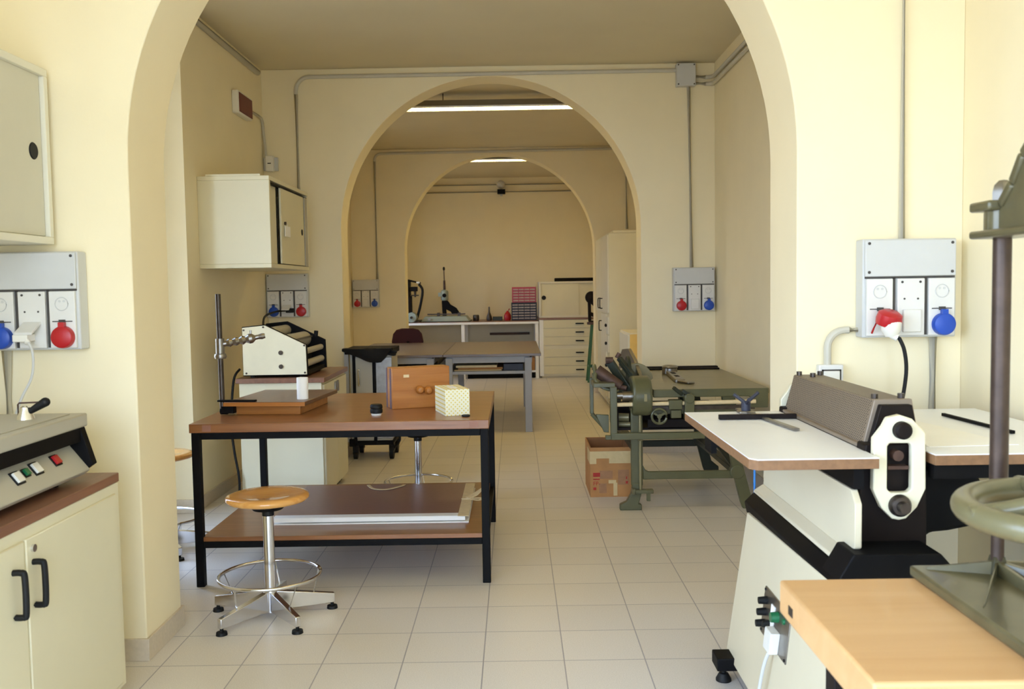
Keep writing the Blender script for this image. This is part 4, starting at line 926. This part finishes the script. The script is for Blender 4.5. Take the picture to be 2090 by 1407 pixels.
for y in (2.56,3.49):
    ft = part('foot', MB().box(.755,1.36,y,y+.10,.055,.105), BK, t, .004)
    parts('levelling_pad', MB().lathe((.79,y+.05,0),[(.03,0),(.03,.008),(.018,.03),(.009,.032),(.009,.06)],18).lathe((1.32,y+.05,0),[(.03,0),(.03,.008),(.018,.03),(.009,.032),(.009,.06)],18), M['rubber'], ft)
def pan(y, z, out=0):  # point on the leaning side panel
    u = (z-.08)/.59; return (.818+.07*u-out, y, z)
def panbox(y0, y1, z0, z1, o0, o1):
    P = []
    for z, oo in ((z0,0),(z1,0)):
        for (o, y) in ((o1,y0),(o0,y0),(o0,y1),(o1,y1)): P.append(pan(y,z,o))
    return MB().hexa(P)
cp = part('control_plate', panbox(2.90,3.20,.325,.485,-.001,.005), M['steel'], t, .001)
def pcyl(y, z, r, o): return MB().cyl(pan(y,z,.004), pan(y,z,o), r, r*.85, 16)
for y, z, r, o, mt, lab in ((3.165,.445,.014,.034,'rubber','black knob, top of three'),(3.165,.405,.014,.034,'rubber','black knob, middle of three'),(3.165,.365,.014,.034,'rubber','black knob, lowest of three'),(3.10,.385,.013,.03,'rubber','black switch beside the white dial'),(3.025,.435,.019,.03,'greenplastic','green start button'),(2.955,.445,.010,.012,'greenplastic','small green lamp')):
    part('knob', pcyl(y,z,r,o), M[mt], cp, label=lab)
part('dial_plate', panbox(3.06,3.10,.375,.455,.004,.008), M['paper'], cp)
part('socket_block', panbox(2.98,3.055,.325,.395,.004,.035), M['whiteplastic'], cp, .003, label='white socket block')
parts('screw', pcyl(3.19,.476,.005,.008).cyl(pan(3.19,.335,.004),pan(3.19,.335,.008),.005,n=8).cyl(pan(2.91,.476,.004),pan(2.91,.476,.008),.005,n=8).cyl(pan(2.91,.335,.004),pan(2.91,.335,.008),.005,n=8), M['rubber'], cp)
part('supply_cable', MB().tube(smooth_path([pan(3.02,.325,.02),pan(3.03,.27,.03),pan(3.05,.15,.03),(.79,3.06,.02),(.78,3.0,.008)]),.006), M['pvc'], t)
part('motor_cover', MB().prism([(1.22,.955),(1.43,.955),(1.465,.90),(1.475,.80),(1.44,.765),(1.36,.75),(1.30,.745),(1.26,.70),(1.22,.69)],'y',2.90,3.30), BK, t, .012)
part('hose', MB().cyl((.935,3.635,.60),(.935,3.635,1.008),.0045,n=10), M['bluerod'], t, label='thin blue hose')
gb = part('gauge_bar', MB().box(.745,1.03,3.40,3.418,1.042,1.060), BB, t, .002)
part('gauge_slide', MB().bar((.875,3.66,1.046),(.945,3.12,1.046),.02,.008), M['steel'], gb)
part('star_knob', MB().cyl((.885,3.57,1.05),(.885,3.57,1.085),.018,n=14).cyl((.885,3.57,1.08),(.84,3.58,1.115),.007).cyl((.885,3.57,1.08),(.935,3.58,1.12),.007).cyl((.885,3.57,1.075),(.885,3.52,1.10),.007), M['navy'], gb)
part('clamp_foot', MB().box(.855,.915,3.54,3.60,1.041,1.052), M['steel'], gb, .003)
single('paper_sheet', MB().hexa([(1.24,2.78,1.0402),(1.52,2.80,1.0402),(1.40,3.45,1.0402),(1.24,3.4,1.0402),(1.24,2.78,1.0415),(1.52,2.80,1.0415),(1.40,3.45,1.0415),(1.24,3.4,1.0415)]), M['paper'], 'white paper sheet on the right table of the creasing machine', 'paper', (1.35,3.1,1.0402))
single('black_rod', MB().bar((1.575,3.42,1.047),(1.605,2.99,1.047),.012,.01), BK, 'thin black rod lying on the right table of the creasing machine', 'rod', (1.59,3.2,1.042))

# ------------------------------------------------------------------ foreground: wood table and iron press
t = thing('wood_table', 'thick pale wooden block table carrying the olive screw press', 'table', (1.2,1.85,0))
part('table_top', MB().box(.607,1.76,1.565,2.135,.772,.85), M['beech'], t, .006)
for x in (.70,1.62):
    for y in (1.62,2.03): part('leg', MB().box(x,x+.06,y,y+.06,0,.772), BB, t, .003)
parts('frame', MB().box(.72,1.66,1.64,1.66,.70,.772).box(.72,1.66,2.05,2.07,.70,.772), BB, t)
part('badge', MB().box(.6055,.608,2.03,2.06,.795,.815), DS, t)
t = thing('nipping_press', 'heavy olive iron screw press with hand wheel on the pale wooden table', 'press', (1.1,1.75,.85))
PR = M['press']
b0 = part('base', MB().box(.915,1.26,1.35,2.15,.85,.876), PR, t, .006)
mb = MB()
for (px, py) in ((1.085,2.08),(1.085,1.44)):
    s = 1 if py > 1.75 else -1
    for (qx, qy) in ((.945,2.12 if s > 0 else 1.38),(1.255,2.12 if s > 0 else 1.38),(1.085,1.75),(.945,py-s*.22),(1.255,py-s*.22)):
        mb.hexa([(px-.02,py-.02,.874),(px+.02,py-.02,.874),(px+.02,py+.02,.874),(px-.02,py+.02,.874)] + [(px-.012,py-.012,.915),(px+.012,py-.012,.915),(px+.012,py+.012,.915),(px-.012,py+.012,.915)])
        mb.hexa([(px-.013,py-.013,.874),(px+.013,py+.013,.874),(qx+.008,qy+.008,.874),(qx-.008,qy-.008,.874),(px-.006,py-.006,.905),(px+.006,py+.006,.905),(qx+.003,qy+.003,.880),(qx-.003,qy-.003,.880)])
part('ribs', mb, PR, b0, .003)
for py in (2.08,1.44):
    cl = part('column', MB().cyl((1.085,py,1.0),(1.085,py,1.66),.0195,n=24).cyl((1.085,py,.88),(1.085,py,1.0),.014,n=20).cyl((1.085,py,.985),(1.085,py,1.03),.024,n=24), M['post'], t)
    part('acorn_nut', MB().lathe((1.085,py,1.705),[(.024,0),(.024,.028),(.02,.044),(.01,.054),(0,.056)],6).cyl((1.085,py,1.69),(1.085,py,1.708),.026,n=20), M['steel'], cl)
cr = part('crosshead', MB().prism([(2.125,1.645),(2.125,1.695),(2.045,1.70),(2.0,1.742),(1.96,1.797),(1.90,1.845),(1.75,1.88),(1.60,1.855),(1.53,1.80),(1.49,1.73),(1.46,1.70),(1.385,1.695),(1.385,1.645)],'x',1.062,1.108), PR, t, .006)
mb = MB().box(1.035,1.135,1.375,2.135,1.632,1.65)
tp = [(2.135,1.703),(2.045,1.703),(2.0,1.745),(1.96,1.80),(1.90,1.848),(1.75,1.883),(1.60,1.858),(1.53,1.803),(1.49,1.733),(1.46,1.703),(1.375,1.703)]
for a, b in zip(tp, tp[1:]): mb.bar((1.085,a[0],a[1]),(1.085,b[0],b[1]),.10 if abs(a[1]-b[1]) < .001 else .06,.022,up=(0,0,1))
part('flange', mb, PR, cr, .006)
parts('post_boss', MB().cyl((1.085,2.08,1.65),(1.085,2.08,1.70),.036,n=24).cyl((1.085,1.44,1.65),(1.085,1.44,1.70),.036,n=24), PR, cr)
part('screw', MB().cyl((1.085,1.75,.98),(1.085,1.75,1.78),.022,n=20), M['darksteel'], t)
hw = part('hand_wheel', MB().torus((1.085,1.745,1.095),.216,.025,n=64,m=16), M['wheel'], t)
mb = MB().cyl((1.085,1.745,1.06),(1.085,1.745,1.14),.05,n=24)
for a in (PI*.02,PI*.52,PI*1.02,PI*1.52):
    ca, sa = math.cos(a), math.sin(a)
    mb.tube(smooth_path([(1.10+.04*ca,1.745+.04*sa,1.11),(1.10+.12*ca-.03*sa,1.745+.12*sa+.03*ca,1.125),(1.10+.19*ca-.015*sa,1.745+.19*sa+.015*ca,1.11),(1.10+.25*ca,1.745+.25*sa,1.10)]),.017,12)
part('spokes', mb, M['wheel'], hw)
part('platen', MB().box(1.03,1.17,1.58,1.80,.95,.975).cyl((1.085,1.75,.975),(1.085,1.75,1.02),.05,n=22), PR, t, .006)

# ------------------------------------------------------------------ light
w = bpy.data.worlds.new('daylight'); bpy.context.scene.world = w; w.use_nodes = True
nt = w.node_tree; N = nt.nodes; K = nt.links; bg = N['Background']
tc = N.new('ShaderNodeTexCoord'); sp = N.new('ShaderNodeSeparateXYZ'); K.new(tc.outputs['Generated'], sp.inputs[0])
rp = N.new('ShaderNodeValToRGB'); mr = N.new('ShaderNodeMapRange'); mr.inputs['From Min'].default_value = -1; mr.inputs['From Max'].default_value = 1
K.new(sp.outputs['Z'], mr.inputs['Value']); K.new(mr.outputs['Result'], rp.inputs['Fac'])
e = rp.color_ramp.elements
e[0].position = .47; e[0].color = (.26,.27,.27,1); e[1].position = .52; e[1].color = (.59,.75,1.0,1)
q = rp.color_ramp.elements.new(.8); q.color = (.45,.65,1.0,1)
K.new(rp.outputs['Color'], bg.inputs['Color']); bg.inputs['Strength'].default_value = 9.4
def portal(name, loc, rot, sx, sy):
    l = bpy.data.lights.new(name, 'AREA'); l.shape = 'RECTANGLE'; l.size = sx; l.size_y = sy; l.cycles.is_portal = True
    o = bpy.data.objects.new(name, l); C.objects.link(o); o.location = loc; o.rotation_euler = rot
for i, (a, b, z0, z1) in enumerate(WL):
    portal('window_portal', (-2.72,(a+b)/2,(z0+z1)/2), (0,-PI/2,0), z1-z0, b-a)
portal('window_portal', ((BW[0]+BW[1])/2,-3.28,(BW[2]+BW[3])/2), (PI/2,0,0), BW[1]-BW[0], BW[3]-BW[2])

# ------------------------------------------------------------------ camera
cam = bpy.data.cameras.new('camera'); co = bpy.data.objects.new('camera', cam); C.objects.link(co)
cam.sensor_width = 36; cam.lens = 1900*36/2090
co.matrix_world = Matrix.Translation((0,0,1.54)) @ Matrix.Rotation(.0036122,4,'Z') @ Matrix.Rotation(PI/2-.061189,4,'X') @ Matrix.Rotation(-.016,4,'Z')
cam.dof.use_dof = True; cam.dof.focus_distance = 5.6; cam.dof.aperture_fstop = 5.6
sc = bpy.context.scene; sc.camera = co
sc.view_settings.view_transform = 'Standard'; sc.view_settings.look = 'None'; sc.view_settings.gamma = 1; sc.view_settings.exposure = 0.5
sc.cycles.max_bounces = 10; sc.cycles.diffuse_bounces = 7; sc.cycles.use_denoising = True
sc.cycles.sample_clamp_indirect = 8
